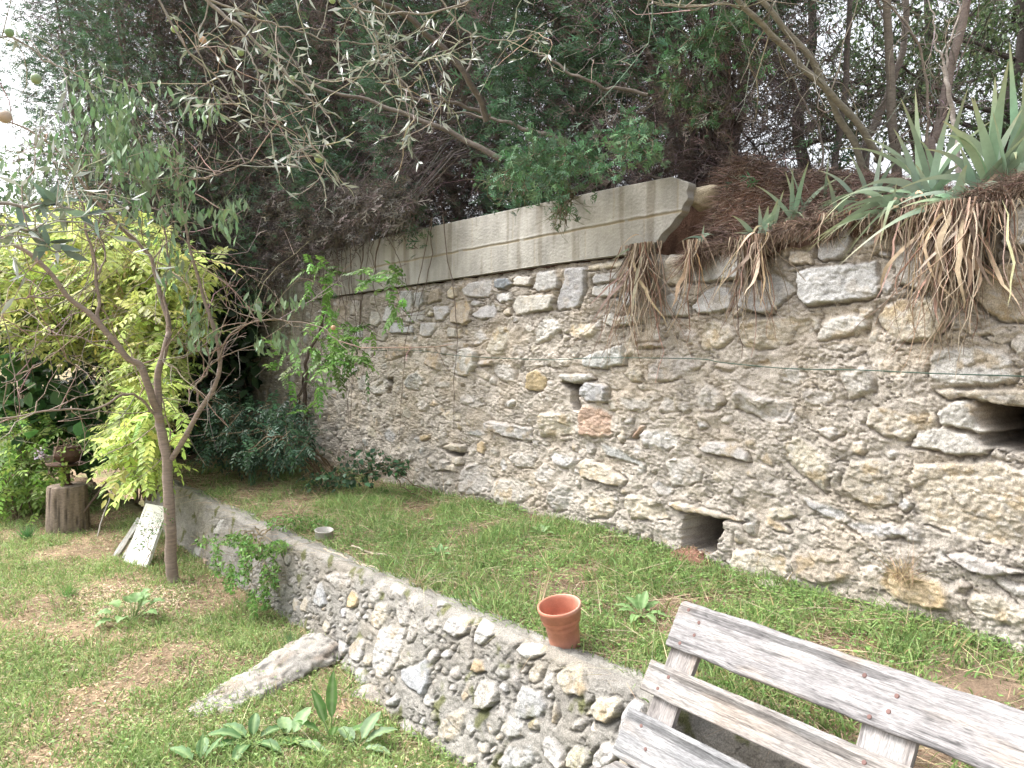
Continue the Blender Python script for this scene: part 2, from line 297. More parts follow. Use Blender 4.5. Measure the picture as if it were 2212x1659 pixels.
SCc = [('g','c',[125,-10,260,-25,480,-30,498,150,250,175,128,172]),('t','c',[-25,60,0,-40,95,-20,80,200,-20,190]),('g','c',[150,330,210,240,290,195,370,210,400,280,395,340,330,360,200,375]),('g','c',[-50,340,-20,270,40,240,95,290,135,340,135,385,-45,392]),
('g','c',[440,330,490,200,640,120,760,170,805,225,700,300,650,370,560,370]),('g','p',[805,180,810,110,900,80,1000,75,1130,60,1290,40,1300,60,1320,180,1320,260,1200,290,1000,310,870,330,830,290]),('c','p',[1415,130,1420,-60,1800,-60,1880,60,1870,110,1680,200,1540,235,1450,190]),
('t','p',[1890,260,1900,180,1990,120,2060,60,2212,40,2400,60,2450,430,2180,425,2050,420,1960,350]),('t','p',[1300,390,1350,320,1450,280,1650,270,1740,340,1740,470,1640,530,1500,555,1400,520,1320,450]),('c','r',[1745,345,1820,400,1860,460,1760,480]),
('w','r',[930,490,970,420,1080,370,1210,365,1260,410,1240,470,1100,520,1000,530,935,545]),('t','r',[430,500,450,420,560,390,720,390,880,390,935,420,900,500,750,560,560,600,480,590]),('t','r',[205,560,220,440,290,400,390,450,420,520,330,580,230,610]),('n','r',[50,510,100,450,190,470,200,560,120,565]),
('w','r',[1620,740,1650,600,1800,560,2000,570,2160,650,2180,800,2000,830,1740,820,1630,790]),('c','r',[1055,740,1250,690,1290,780,1280,860,1110,910,1110,860,1070,800]),('t','s',[1300,680,1330,650,1500,680,1480,760,1320,770]),('c','r',[170,880,240,800,330,850,350,930,280,980,195,970]),
('c','r',[400,880,450,820,580,880,780,910,790,950,730,1050,600,1040,480,980,415,960]),('c','s',[820,850,880,830,1040,860,1030,920,940,945,850,930]),('t','r',[1220,1060,1240,960,1330,940,1500,980,1650,950,1690,1010,1680,1090,1530,1130,1500,1170,1350,1140]),
('w','p',[1780,920,1850,900,1920,950,1925,1040,2000,1110,1985,1130,1940,1120,1850,1100,1700,1060,1670,990,1730,950]),('c','p',[1500,1200,1550,1110,1700,1070,1900,1130,1950,1180,2015,1215,1990,1255,1800,1260,1600,1210]),
('h','h',[1900,915,2000,925,2212,970,2400,980,2400,1230,2150,1235,2040,1200,1960,1180,1940,1125,2010,1110,1935,1030,1930,950]),('t','p',[1640,850,1720,840,2212,845,2400,850,2400,950,2050,950,1900,895,1740,905]),('c','r',[905,1095,1000,1060,1100,1075,1090,1120,1020,1170,950,1130]),
('w','p',[185,1210,240,1160,420,1170,500,1230,510,1300,400,1270,250,1245]),('t','r',[715,1230,740,1150,820,1130,920,1200,1020,1290,1010,1400,990,1500,870,1400,760,1320]),('b','s',[570,1270,620,1230,670,1290,650,1325,590,1300]),('t','r',[1080,1420,1130,1290,1300,1270,1430,1310,1470,1420,1450,1560,1250,1590,1120,1510]),
('t','r',[1490,1400,1520,1310,1750,1290,2000,1270,2212,1330,2450,1350,2450,1860,2212,1839,1880,1779,1600,1679,1540,1600]),('G','s',[820,1510,900,1530,1100,1590,1140,1640,1100,1655,960,1640,870,1580]),('c','r',[5,1400,20,1280,130,1260,220,1350,200,1420,60,1450,15,1430]),
('c','r',[-130,800,-120,690,-40,640,150,630,240,670,150,740,30,790]),('b','s',[280,710,300,680,420,690,620,640,640,700,500,700,380,735]),('t','s',[600,1640,620,1580,760,1560,800,1640,700,1659]),('n','s',[560,1400,620,1380,740,1420,760,1500,600,1500]),('t','r',[1860,480,2100,440,2120,470,1960,510,1880,505]),
('c','r',[2110,560,2212,480,2400,480,2400,640,2180,640]),('c','s',[960,580,1080,550,1160,560,1150,600,1000,590]),('n','s',[1230,500,1300,460,1340,520,1290,560,1240,550])]
SE = [('t','p',[0,10,60,0,160,20,300,60,420,95,500,120,470,132,340,108,200,78,80,58]),('h','h',[120,85,190,82,345,112,352,180,332,240,325,300,250,330,110,300,105,150]),('o','r',[600,90,640,80,720,140,780,190,700,190,620,140]),('g','r',[1110,150,1160,120,1400,130,1500,180,1530,205,1380,235,1200,210]),
('b','r',[760,360,800,310,1000,290,1150,320,1190,450,1100,500,950,520,820,470]),('t','r',[390,400,420,300,600,290,750,330,770,430,700,490,500,480]),('o','r',[1310,500,1380,400,1500,420,1700,480,1780,560,1790,660,1700,680,1560,650,1420,600]),('c','p',[1730,330,1850,320,2000,370,2200,420,2250,450,2000,465,1880,430]),
('b','r',[1800,500,1830,470,1890,530,1850,575,1800,560]),('t','r',[1860,620,1900,570,2100,580,2212,660,2400,700,2400,850,2100,760,1920,700]),('c','p',[1760,790,1810,780,2050,850,2080,895,1980,885]),('c','r',[2010,470,2100,480,2212,520,2400,540,2400,640,2150,590]),('n','p',[1060,620,1200,630,1340,680,1500,740,1470,760,1250,710,1100,650]),
('t','r',[2100,900,2212,870,2450,950,2450,1050,2250,1000]),('t','p',[2280,-60,2450,-80,2450,200,2300,180])]
SA = [('G','c',[925,1600,950,1440,1000,1420,1140,1410,1150,1480,1130,1570,1080,1610,960,1625]),('g','c',[1200,1530,1220,1400,1260,1385,1330,1440,1300,1520,1240,1540]),('g','c',[1300,1590,1320,1560,1380,1570,1370,1600]),('t','c',[740,1620,760,1560,880,1560,905,1610,890,1640,760,1650]),
('c','p',[2075,1510,2090,1410,2130,1250,2212,1230,2400,1230,2400,1560,2200,1545,2110,1540]),('c','c',[770,1500,790,1450,830,1470,820,1520]),('g','c',[1965,1640,1975,1560,2030,1570,2020,1640])]
SDd = [('o','c',[62,600,80,560,125,600,130,650,100,680,65,665]),('c','r',[190,640,180,560,215,500,265,520,265,600,245,650]),('t','r',[225,700,240,640,310,640,340,740,290,800,235,770]),('w','r',[290,900,300,800,350,770,440,800,455,900,440,1000,395,1090,360,1080,310,1000]),('w','c',[145,900,190,840,235,860,240,960,215,990,165,960]),
('w','c',[55,900,70,860,125,880,135,930,110,970,70,940]),('w','c',[0,1100,30,1035,75,1080,65,1120,30,1130]),('o','c',[85,1080,110,1020,160,1050,150,1110,100,1130]),('w','c',[220,1110,235,1010,300,1050,300,1110,250,1140]),('w','p',[220,1250,260,1170,320,1130,385,1120,380,1180,350,1250,260,1260]),
('c','r',[340,650,380,640,440,700,450,800,400,780,365,720]),('c','r',[455,860,460,770,500,740,520,800,500,880,470,890]),('G','c',[470,1030,560,1010,605,975,640,1040,655,1120,640,1190,560,1140,500,1100]),('c','r',[530,760,590,730,640,790,600,830,550,800]),('w','p',[660,820,670,750,740,720,800,760,800,840,740,865]),
('w','p',[840,850,850,770,880,755,930,800,945,860,900,915,855,910]),('w','p',[550,640,600,605,700,620,790,650,800,680,700,690,640,680,580,680]),('o','c',[860,1050,880,980,930,1000,965,1060,900,1075]),('c','p',[930,1200,935,1130,970,1100,1040,1140,1060,1230,1010,1285,950,1270]),('w','p',[1085,940,1120,905,1250,915,1255,980,1190,1010,1140,990]),
('w','r',[1010,1070,1030,1030,1080,1040,1080,1100,1040,1110]),('c','r',[1100,1080,1140,1060,1175,1130,1160,1190,1115,1150]),('t','r',[1190,1080,1240,1020,1290,1050,1270,1130,1200,1140]),('w','r',[1280,1130,1300,1050,1350,1110,1350,1170,1315,1200]),('t','p',[1355,1090,1400,1050,1470,1040,1510,1110,1555,1200,1530,1235,1450,1220,1380,1150]),
('g','c',[1155,1200,1180,1160,1290,1190,1345,1260,1330,1330,1200,1350,1165,1290]),('c','r',[1070,1290,1090,1230,1140,1240,1130,1310,1090,1340]),('w','r',[1120,1400,1140,1300,1190,1310,1240,1380,1245,1440,1180,1460]),('t','p',[1575,1290,1620,1240,1720,1230,1770,1270,1760,1360,1700,1400,1610,1350]),('g','c',[1770,1440,1775,1340,1830,1250,1900,1290,1920,1340,1880,1450,1830,1500]),
('t','r',[770,1370,800,1300,880,1260,920,1270,910,1420,860,1450,790,1430]),('c','r',[490,1400,510,1320,600,1320,680,1370,670,1500,560,1530,500,1480]),('w','p',[1370,1450,1400,1435,1480,1520,1530,1600,1500,1650,1430,1600,1385,1530]),('t','p',[1505,1570,1540,1510,1620,1520,1660,1600,1620,1659,1540,1640]),('w','p',[1660,1600,1700,1500,1800,1510,1840,1560,1780,1640,1700,1650]),
('t','r',[960,1580,970,1520,1030,1510,1030,1590,990,1620]),('g','r',[1150,1560,1180,1480,1320,1480,1350,1560,1300,1640,1180,1640]),('c','r',[1500,1370,1560,1340,1590,1380,1560,1420,1510,1420]),('b','s',[850,1190,860,1120,890,1120,910,1200,880,1240]),('c','r',[280,520,360,500,400,560,370,620,300,620]),('c','r',[380,600,450,590,490,650,470,710,420,690]),
('w','r',[650,1220,660,1170,720,1200,715,1250,670,1250]),('t','r',[1245,1360,1290,1320,1340,1360,1320,1410,1270,1410]),('c','r',[2000,1300,2060,1290,2100,1370,2040,1420]),('t','r',[1930,1500,2000,1480,2060,1560,1990,1620,1930,1590]),('c','r',[730,1480,800,1500,820,1600,750,1630])]
SF = [('G','c',[1920,600,1925,520,1945,505,1990,650,1970,670,1925,640]),('G','c',[1565,820,1590,740,1640,730,1645,820,1610,880,1570,860]),('o','c',[1575,700,1580,670,1630,670,1620,725,1580,730]),('r','c',[1360,620,1375,560,1440,570,1430,660,1385,670]),('w','c',[1240,200,1260,130,1285,130,1275,220,1245,220]),
('w','c',[2005,1000,2015,920,2040,950,2055,1060,2035,1090,2010,1060]),('t','c',[1845,650,1860,600,1890,620,1885,690,1855,690]),('w','c',[1140,400,1145,290,1190,300,1180,420]),('r','c',[1200,440,1215,360,1245,370,1235,440]),('c','r',[1950,480,2000,450,2110,460,2110,540,2030,560])]
def polys(lst, rg_, proj):
    return [(c, k, np.array([proj(*rg_(p)) for p in np.array(a, float).reshape(-1, 2)])) for c, k, a in lst]
def sdf(P, x, y):
    """inside > 0"""
    d = np.full(x.shape, 1e9); ins = np.zeros(x.shape, bool); n = len(P)
    for i in range(n):
        a, b = P[i], P[(i+1) % n]; e = b-a; wx, wy = x-a[0], y-a[1]
        k = np.clip((wx*e[0]+wy*e[1])/(e@e+1e-12), 0, 1)
        d = np.minimum(d, np.hypot(wx-e[0]*k, wy-e[1]*k))
        c = ((a[1] <= y) & (b[1] > y)) | ((b[1] <= y) & (a[1] > y))
        with np.errstate(divide='ignore', invalid='ignore'):
            ins ^= c & (x < a[0]+(y-a[1])*e[0]/(e[1] if e[1] else 1e-9))
    return np.where(ins, d, -d)
def stoneface(U, Z, stones, seed, filler, fsize, rough=1., relief=1., fine_=1., fcols='cctnnwg', mortar='m', fz=None, mossy=0., newtop=False):
    rg = np.random.default_rng(seed)
    wx = fbm(U*22, Z*22, 3, seed)*.007+fbm(U*6, Z*6, 2, seed+5)*.006; wy = fbm(U*22, Z*22, 3, seed+40)*.007
    X, Y = U+wx, Z+wy
    # lumpy hand thrown mortar, streaked a little along its courses
    H = fbm(U*7, Z*9, 3, seed+3)*.014*rough+fbm(U*30, Z*34, 3, seed+9, .6)*.004*rough
    q1 = U+fbm(U*30, Z*30, 2, seed+1)*.008; q2 = Z+fbm(U*30, Z*30, 2, seed+2)*.008
    _, w1 = facet(q1/.034, q2/.026, seed+31); _, w2 = facet(q1/.016+9, q2/.014, seed+33)
    crumb = sstep(-.5, .4, fbm(U*4, Z*5, 2, seed+35))
    H += (sstep(0, .45, w1)*.0085*crumb*fine_+sstep(0, .5, w2)*.0045)*rough
    rid = 1-np.abs(fbm(U*7+Z*2, Z*15, 3, seed+21)); H -= sstep(.95, 1.0, rid)*.020*rough*(fbm(U*2, Z*3, 2, seed+50) > -.1)
    m = np.array(C_[mortar]); col = m*(1+.10*fbm(U*3, Z*4, 3, seed+11)+.10*fbm(U*50, Z*60, 2, seed+12))[..., None]
    warm = sstep(-.1, .6, fbm(U*2.2, Z*3, 2, seed+13))[..., None]*.45; col = col*(1-warm)+col*np.array([1.08, 1.0, .88])*warm
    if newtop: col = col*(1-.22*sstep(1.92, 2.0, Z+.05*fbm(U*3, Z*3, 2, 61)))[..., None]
    cover = np.zeros(U.shape); hole = np.full(U.shape, -9.)
    todo = list(stones)
    cents = [(p.mean(0), np.sqrt(np.ptp(p[:, 0])*np.ptp(p[:, 1]))*.5) for _, _, p in stones]
    umin, umax, zmin, zmax = U.min(), U.max(), Z.min(), Z.max(); fill = []
    for i in range(filler*6):
        if len(fill) >= filler: break
        r = fsize*(.45+rg.random()**1.6*1.1); c = np.array([rg.uniform(umin, umax), rg.uniform(zmin, zmax)])
        if fz is not None and not fz(*c): continue
        if any(np.hypot(*(c-q)) < (r+rq)*.92 for q, rq in cents): continue
        k = rg.integers(5, 9); th = np.sort(rg.random(k)*.6+np.arange(k))*2*np.pi/k; a = rg.normal()*.5
        pr = r*(.75+.45*rg.random(k)); el = rg.uniform(.5, .85)
        q = np.stack([np.cos(th)*pr, np.sin(th)*pr*el], 1); q = q@np.array([[math.cos(a), math.sin(a)], [-math.sin(a), math.cos(a)]])
        cents.append((c, r)); fill.append((rg.choice(list(fcols)), 'srsr'[rg.integers(4)] if rough > .8 else 'rprc'[rg.integers(4)], q+c))
    for ckey, kind, P in [*fill, *todo]:
        c = P.mean(0); ext = .05
        mk = (U > P[:, 0].min()-ext) & (U < P[:, 0].max()+ext) & (Z > P[:, 1].min()-ext) & (Z < P[:, 1].max()+ext)
        if not mk.any(): continue
        x, y = X[mk], Y[mk]; s = sdf(P, x, y)
        if kind == 'h':
            hole[mk] = np.maximum(hole[mk], s); continue
        size = np.sqrt(np.ptp(P[:, 0])*np.ptp(P[:, 1])); sd_ = int(rg.integers(1, 9999))
        hgt, edge, rf, cv = dict(c=(.015, .010, .25, .95), r=(.014, .024, .9, .88), s=(.007, .016, .7, .75), p=(.028, .014, .6, .96))[kind]
        hgt *= (.8+.4*rg.random())*relief; a = sstep(-.002, edge, s)
        fa, fe = facet(x/(size*.38+.02)+sd_, y/(size*.32+.02), sd_); fb, fe2 = facet(x/.035+sd_, y/.028, sd_+5)
        tilt = rg.normal(size=2)*.10
        h = hgt+relief*((x-c[0])*tilt[0]+(y-c[1])*tilt[1])+rf*relief*(fa*.014+fb*.006)+fbm(x*45, y*60, 3, sd_, .6)*.0035*(.5+rf)
        h = h-.5*rf*.01*sstep(.12, 0, fe)
        H[mk] = H[mk]*(1-a)+a*h
        below = sstep(.03, -.01, y-c[1]-size*.0)            # deeper shadow gap under the stone
        gap = np.exp(-((s+.004)/.006)**2)*(.008+.022*below)*(1.25 if kind in 'pc' else .8 if kind == 'r' else .5)
        H[mk] -= relief**.5*gap*(fbm(x*9, y*9, 2, sd_+7) > (-.35 if kind in 'pc' else -.05))
        b = np.array(C_[ckey])*(1+.07*rg.normal())*(1+.008*rg.normal(size=3))
        n1 = fbm(x*14, y*18, 4, sd_+2)[:, None]; n2 = fbm(x*60, y*70, 2, sd_+4)[:, None]
        cc = b*(1+.22*n1+.12*n2*(.4+rf))
        och = sstep(.15, .6, fbm(x*9, y*9, 3, sd_+3))[:, None]*(.55 if ckey in 'tobnw' else .18)
        cc = cc*(1-och)+np.array([.42, .31, .17])*och
        wh = sstep(.2, .55, fbm(x*26, y*30, 3, sd_+6))[:, None]*(.5 if ckey in 'wtcn' else .15); cc = cc*(1-wh)+np.array([.54, .525, .51])*wh
        aa = (a*cv)[:, None]; col[mk] = col[mk]*(1-aa)+cc*aa; cover[mk] = np.maximum(cover[mk], a)
    hm = sstep(-.004, .014, hole); H -= hm*(.75+.05*fbm(U*20, Z*20, 2, seed)); hm = hm*.85; col = col*(1-hm[..., None])+np.array([.10, .075, .06])*hm[..., None]  # openings recessed; their inner shade painted into the colour as dark soil brown
    if mossy:
        ms = sstep(.42, .75, fbm(U*7, Z*7, 4, seed+70))*mossy*(1-.6*cover); col = col*(1-ms[..., None])+np.array([.12, .13, .04])*ms[..., None]
    return H, col
def grid_faces(a, b):
    i = np.arange(a*b).reshape(a, b); return np.stack([i[:-1, :-1], i[1:, :-1], i[1:, 1:], i[:-1, 1:]], -1).reshape(-1, 4)

# wall base and top lines read off the picture
bl = np.array([onwall(*p) for p in [(2212,1405),(2040,1345),(1800,1285),(1600,1232),(1480,1195),(1200,1112),(1000,1075),(890,1052)]])
tl = np.array([onwall(*p) for p in [(2212,395),(2120,425),(2000,460),(1900,470),(1800,480),(1700,503),(1640,530),(1560,540),(1480,552),(1400,548),(1200,573),(1000,602),(760,637)]])
def ground_at_wall(t): return np.interp(t, bl[:, 0], bl[:, 1])
def top_of_stone(t): return np.interp(t, tl[:, 0], tl[:, 1])
T0, T1 = -1.3, 8.6
yv = [T0]
while yv[-1] < T1: yv.append(yv[-1]+.0055*max(3.1+.771*yv[-1], 2.6)/3.1)
tv = np.array(yv); nz_ = 400
zt = top_of_stone(tv)+.012*fbm(tv*6, tv*0, 3, 5)
v = np.linspace(0, 1, nz_)
Ug = np.repeat(tv[:, None], nz_, 1); Zg = .25+(zt[:, None]-.25)*v[None]
stones = polys(SB, rB, onwall)+polys(SCc, rC, onwall)+polys(SE, rE, onwall)+polys(SA, rA, onwall)
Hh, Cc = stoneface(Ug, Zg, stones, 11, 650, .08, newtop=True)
Hh -= sstep(.05, 0, zt[:, None]-Zg)*.03
Hh += .03*sstep(.45, 0, Zg-ground_at_wall(Ug))          # the foot spreads a little
Pw = W0[None, None]+WD*Ug[..., None]+WN*Hh[..., None]; Pw[..., 2] = Zg
back = W0+WD*tv[:, None]-WN*.95; back[:, 2] = zt-.02
Vv = np.concatenate([Pw.reshape(-1, 3), back]); n0 = len(tv)*nz_
i = np.arange(len(tv)-1); topf = np.stack([i*nz_+nz_-1, (i+1)*nz_+nz_-1, n0+i+1, n0+i], 1)
Cw = np.concatenate([Cc.reshape(-1, 3), np.tile(C_['m'], (len(tv), 1))])
wall = thing('retaining_wall', 'tall rubble stone and mortar retaining wall running behind the grassy terrace', 'stone wall', wallpt(3, 0, .5))
mesh('stonework', Vv, [grid_faces(len(tv), nz_), topf], M_STONE, wall, Cw, True)

# concrete block courses standing on the stone wall
ub = np.linspace(0, 1, 620); vb = np.linspace(0, 1, 90)
bt = np.array([onwall(*p) for p in [(1490,395),(1455,383),(1340,405),(1100,455),(900,498),(720,540)]])
BE = np.array([onwall(*p) for p in [(1398,548),(1430,505),(1462,462),(1480,425),(1490,394)]])
def block_left(f): return np.interp(2.385+f*.46, BE[:, 1], BE[:, 0])+.006*math.sin(f*31)
zb0 = lambda t: np.where(t < 1.55, np.interp(1.55, tl[:, 0], tl[:, 1]), np.interp(t, tl[:, 0], tl[:, 1]))+.012
zb1 = lambda t: np.interp(t, bt[:, 0], bt[:, 1])
Tg = np.empty((620, 90)); Zb = np.empty((620, 90))
for j, f in enumerate(vb):
    t0 = block_left(f); Tg[:, j] = t0+(T1-t0)*ub**1.25; Zb[:, j] = zb0(Tg[:, j])+(zb1(Tg[:, j])-zb0(Tg[:, j]))*f
rel = Zb-2.385; jl = 2.385+.205
wz = fbm(Tg*5, Zb*5, 3, 91)*.004
jh = np.exp(-((Zb+wz-jl)/.007)**2)*(fbm(Tg*4, Zb*0+1, 3, 7) > -.5)
row = (Zb > jl); tj = (Tg+np.where(row, .25, 0)+fbm(Tg*20, Zb*20, 2, 8)*.004) % .5
jv = np.exp(-(np.minimum(tj, .5-tj)/.006)**2)*.45
Hb = .020-.006*np.maximum(jh, jv)+fbm(Tg*60, Zb*60, 3, 4)*.0018+fbm(Tg*3, Zb*3, 2, 14)*.006
Hb += .004*np.exp(-((Zb+wz-jl-.012)/.008)**2)
cb = np.array([.335, .325, .30])*(1+.16*fbm(Tg*4, Zb*2.5, 4, 31)+.10*fbm(Tg*12, Zb*1.2, 3, 33))[..., None]
st = sstep(.1, .6, fbm(Tg*9, Zb*.8, 3, 55))[..., None]*.55; cb = cb*(1-st*np.array([.5, .55, .62]))
lj = np.maximum(jh, jv)[..., None]*.6; cb = cb*(1-lj)+np.array([.33, .26, .16])*lj
Pb = W0+WD*Tg[..., None]+WN*Hb[..., None]; Pb[..., 2] = Zb
B2 = W0+WD*Tg[..., None]-WN*.05; B2[..., 2] = Zb
V = np.concatenate([Pb.reshape(-1, 3), B2.reshape(-1, 3)]); nn = 620*90; idx = np.arange(nn).reshape(620, 90)
def strip(a): return np.stack([a[:-1], a[1:], a[1:]+nn, a[:-1]+nn], 1)
bw = mesh('block_wall', V, [grid_faces(620, 90), strip(idx[:, -1]), strip(idx[:, 0]), strip(idx[0]), strip(idx[-1])], M_BLOCK, None, np.concatenate([cb.reshape(-1, 3)]*2), True)
bw.data.polygons.foreach_set('use_smooth', np.arange(len(bw.data.polygons)) < 619*89)
tag(bw, 'two courses of grey concrete block laid on top of the rubble stone wall', 'block wall')

# ------------------------------------------------------------------ low wall
ll = [(1400,1490),(1230,1425),(1060,1355),(930,1285),(800,1245),(700,1190),(600,1160),(530,1125),(460,1085),(385,1062),(310,1015),(240,985)]
TL = np.array([(( (q:=atZ(*p, .52))-L0)@LD, (q-L0)@LN) for p in ll])
LT0, LT1 = -1.9, 6.6
def low_out(t):                                          # the plan of its front edge bends slowly
    s = np.argsort(TL[:, 0]); return np.interp(t, TL[s, 0], np.convolve(np.pad(TL[s, 1], 2, 'edge'), np.ones(5)/5, 'valid'))
tt = [LT0]
while tt[-1] < LT1: tt.append(tt[-1]+.0055*max(2.8+.75*tt[-1], 1.6)/2.8)
tt = np.array(tt); no = low_out(tt); NZL = 165
topz = .52+.012*fbm(tt*2.5, tt*0, 3, 77)
fv = np.linspace(0, 1, NZL); Ul = np.repeat(tt[:, None], NZL, 1); Zl = -.16+(topz[:, None]+.16)*fv
onl = lambda px, py: onlow(px, py, .10)
ls = polys(SDd, rD, onl)+polys(SF, rF, onl)
Hl, Cl = stoneface(Ul, Zl, ls, 23, 900, .042, rough=.6, relief=.62, fine_=.35, mortar='M', fcols='ccttwwgn', fz=lambda u, z: z < .42 and z > -.1 and u < 3.6, mossy=.8)
Hl *= sstep(0, .05, topz[:, None]-Zl)
Cl = Cl*.93
batter = (.16+.09*sstep(2.6, 1.4, tt))[:, None]*(1-fv)[None]
rnd = sstep(.035, 0, topz[:, None]-Zl)*.02
Pl = L0+LD*Ul[..., None]+LN*(no[:, None]+batter+Hl*.95-rnd)[..., None]; Pl[..., 2] = Zl
# capping: a rounded smear of mortar going back .2 m
K = 26; sv = np.linspace(0, 1, K); Uc = np.repeat(tt[:, None], K, 1)
zc = topz[:, None]+np.minimum(sv[None]*8, 1)*.006*fbm(Uc*14, sv[None]*3+Uc*0, 3, 3)*1+.004*fbm(Uc*60, sv[None]*14+Uc*0, 2, 4)*np.minimum(sv[None]*8, 1)-.02*sv[None]**2
oc = no[:, None]-.020-.125*sv[None]-.02*fbm(Uc*3, Uc*0, 2, 66)*sv[None]
Pc = L0+LD*Uc[..., None]+LN*oc[..., None]; Pc[..., 2] = zc
cc = np.array([.25, .24, .215])*(1+.25*fbm(Uc*6, sv[None]*2+Uc*0, 4, 8))[..., None]
wh = sstep(.3, .7, fbm(Uc*4, sv[None]+Uc*0, 3, 19))[..., None]; cc = cc*(1-wh*.6)+np.array([.42, .41, .39])*wh*.5
lw = thing('low_wall', 'knee high rubble wall with rounded mortar top holding up the grassy terrace', 'stone wall', L0+LD*1.5)
mesh('stonework', Pl, grid_faces(len(tt), NZL), M_STONE, lw, Cl.reshape(-1, 3), True)
mesh('coping', Pc, grid_faces(len(tt), K), M_STONE, lw, cc.reshape(-1, 3), True)

# ------------------------------------------------------------------ ground
def lawn_z(x, y):
    d = (x-L0[0])*LN[0]+(y-L0[1])*LN[1]; 
    near = np.exp(-np.maximum(d, 0)/.5)*(.07-.13*sstep(2.6, 1.2, (x-L0[0])*LD[0]+(y-L0[1])*LD[1]))
    return .02*fbm(x*1.3, y*1.3, 3, 2)+near*(1+.5*fbm(x*2, y*2, 2, 3))
def sp(n, a, b, pw=3):
    s = np.linspace(-1, 1, n); return a+b*np.sinh(s*pw)/np.sinh(pw)
gx, gy = np.meshgrid(sp(420, -1.5, 200, 5.5), sp(420, 5, 200, 5.5), indexing='ij')
gz = lawn_z(gx, gy)+.006*fbm(gx*18, gy*18, 3, 6)*(np.hypot(gx, gy) < 12)
gz = np.where((gx-L0[0])*LN[0]+(gy-L0[1])*LN[1] < -.3, gz-.4, gz)
gcol = np.array([.26, .19, .125])*(1+.3*fbm(gx*2, gy*2, 4, 8))[..., None]
gg = sstep(-.2, .35, fbm(gx*1.1+3, gy*1.1, 3, 9))[..., None]; gcol = gcol*(1-gg*.6)+np.array([.17, .20, .08])*gg*.6
tag(mesh('ground', np.stack([gx, gy, gz], -1), grid_faces(420, 420), M_SOIL, None, gcol.reshape(-1, 3), True), 'lawn soil with dry leaf litter below the low wall', 'ground', kind='structure')
# terrace
ta, sa = np.meshgrid(np.linspace(LT0-.6, 8.8, 420), np.linspace(0, 1, 110), indexing='ij')
lowp = lambda t: L0+LD*t[..., None]+LN*(low_out(t)-.10)[..., None]
A = lowp(ta); rel_ = (A-W0)@WN; tw = (A-W0)@WD; Bp = W0+WD*tw[..., None]+WN*.0
Bp = Bp-WN*.06
Tp = A*(1-sa[..., None])+Bp*sa[..., None]
def terrace_z(t_wall, s): return (.495*(1-s)+(ground_at_wall(t_wall)+.0)*s)
Tp[..., 2] = terrace_z(tw, sa)+.018*fbm(Tp[..., 0]*2, Tp[..., 1]*2, 3, 12)*np.minimum(sa*6, 1)+.006*fbm(Tp[..., 0]*16, Tp[..., 1]*16, 3, 13)
tcol = np.array([.19, .14, .10])*(1+.35*fbm(Tp[..., 0]*3, Tp[..., 1]*3, 4, 18))[..., None]
tag(mesh('terrace_ground', Tp, grid_faces(420, 110), M_SOIL, None, tcol.reshape(-1, 3), True), 'terrace soil between the low wall and the tall wall', 'ground', kind='structure')
def terr_pt(px, py):
    z = .5
    for _ in range(6):
        p = atZ(px, py, z); d1 = (p-W0)@WN; t = (p-W0)@WD; a = lowp(np.array([(p-L0)@LD]))[0]; d0 = (a-W0)@WN
        s = np.clip(1-d1/max(d0, .1), 0, 1); z = float(terrace_z(t, s))
    return atZ(px, py, z)
# upper ground behind the wall: bank of needles
tu, su = np.meshgrid(np.concatenate([np.linspace(-1.6, 3.2, 260), np.linspace(3.25, 60, 90)]), np.concatenate([np.linspace(-.03, 1.6, 90), np.linspace(1.7, 60, 40)]), indexing='ij')
lip = top_of_stone(tu); high = np.interp(tu, [0, .5, 1.3], [0, .14, .38])+lip+.03; su = np.where((tu > 1.45) & (su < .03), .03, su)
isb = sstep(1.50, 1.68, tu)
bw_ = np.interp(tu, [.6, 1.35], [.55, .2]); bank = lip-.01+(high-lip)*sstep(0, bw_, su)+.17*sstep(1.15, 1.5, tu)*sstep(-.02, .06, su)*sstep(.35, .1, su)+.05*sstep(.1, .3, su)*sstep(.7, .4, su)*fbm(tu*3, su*3, 2, 4)
beh = np.where(su < .19, lip-.05, 2.74+.02*fbm(tu*4, su*4, 2, 3))
zu = bank*(1-isb)+beh*isb+.015*fbm(tu*9, su*9, 3, 8)+.01*fbm(tu*30, su*30, 3, 9)
zu = zu-.08*sstep(.03, -.03, su)
Pu = W0+WD*tu[..., None]-WN*su[..., None]; Pu[..., 2] = zu
ucol = np.array([.12, .07, .05])*(1+.3*fbm(tu*8, su*8, 4, 18))[..., None]
tag(mesh('upper_ground', Pu, grid_faces(*tu.shape), M_SOIL, None, ucol.reshape(-1, 3), True), 'brown needle covered soil above the tall wall', 'ground', kind='structure')
def bank_z(t, s):
    lp = top_of_stone(t); b_ = lp+(np.interp(t, [0, .5, 1.3], [0, .14, .38])+.03)*sstep(0, np.interp(t, [.6, 1.35], [.55, .2]), s)+.17*sstep(1.15, 1.5, t)*sstep(-.02, .06, s)*sstep(.35, .1, s); i_ = sstep(1.50, 1.68, t); return b_*(1-i_)+np.where(s < .19, lp-.05, 2.74)*i_

exec_parts = True
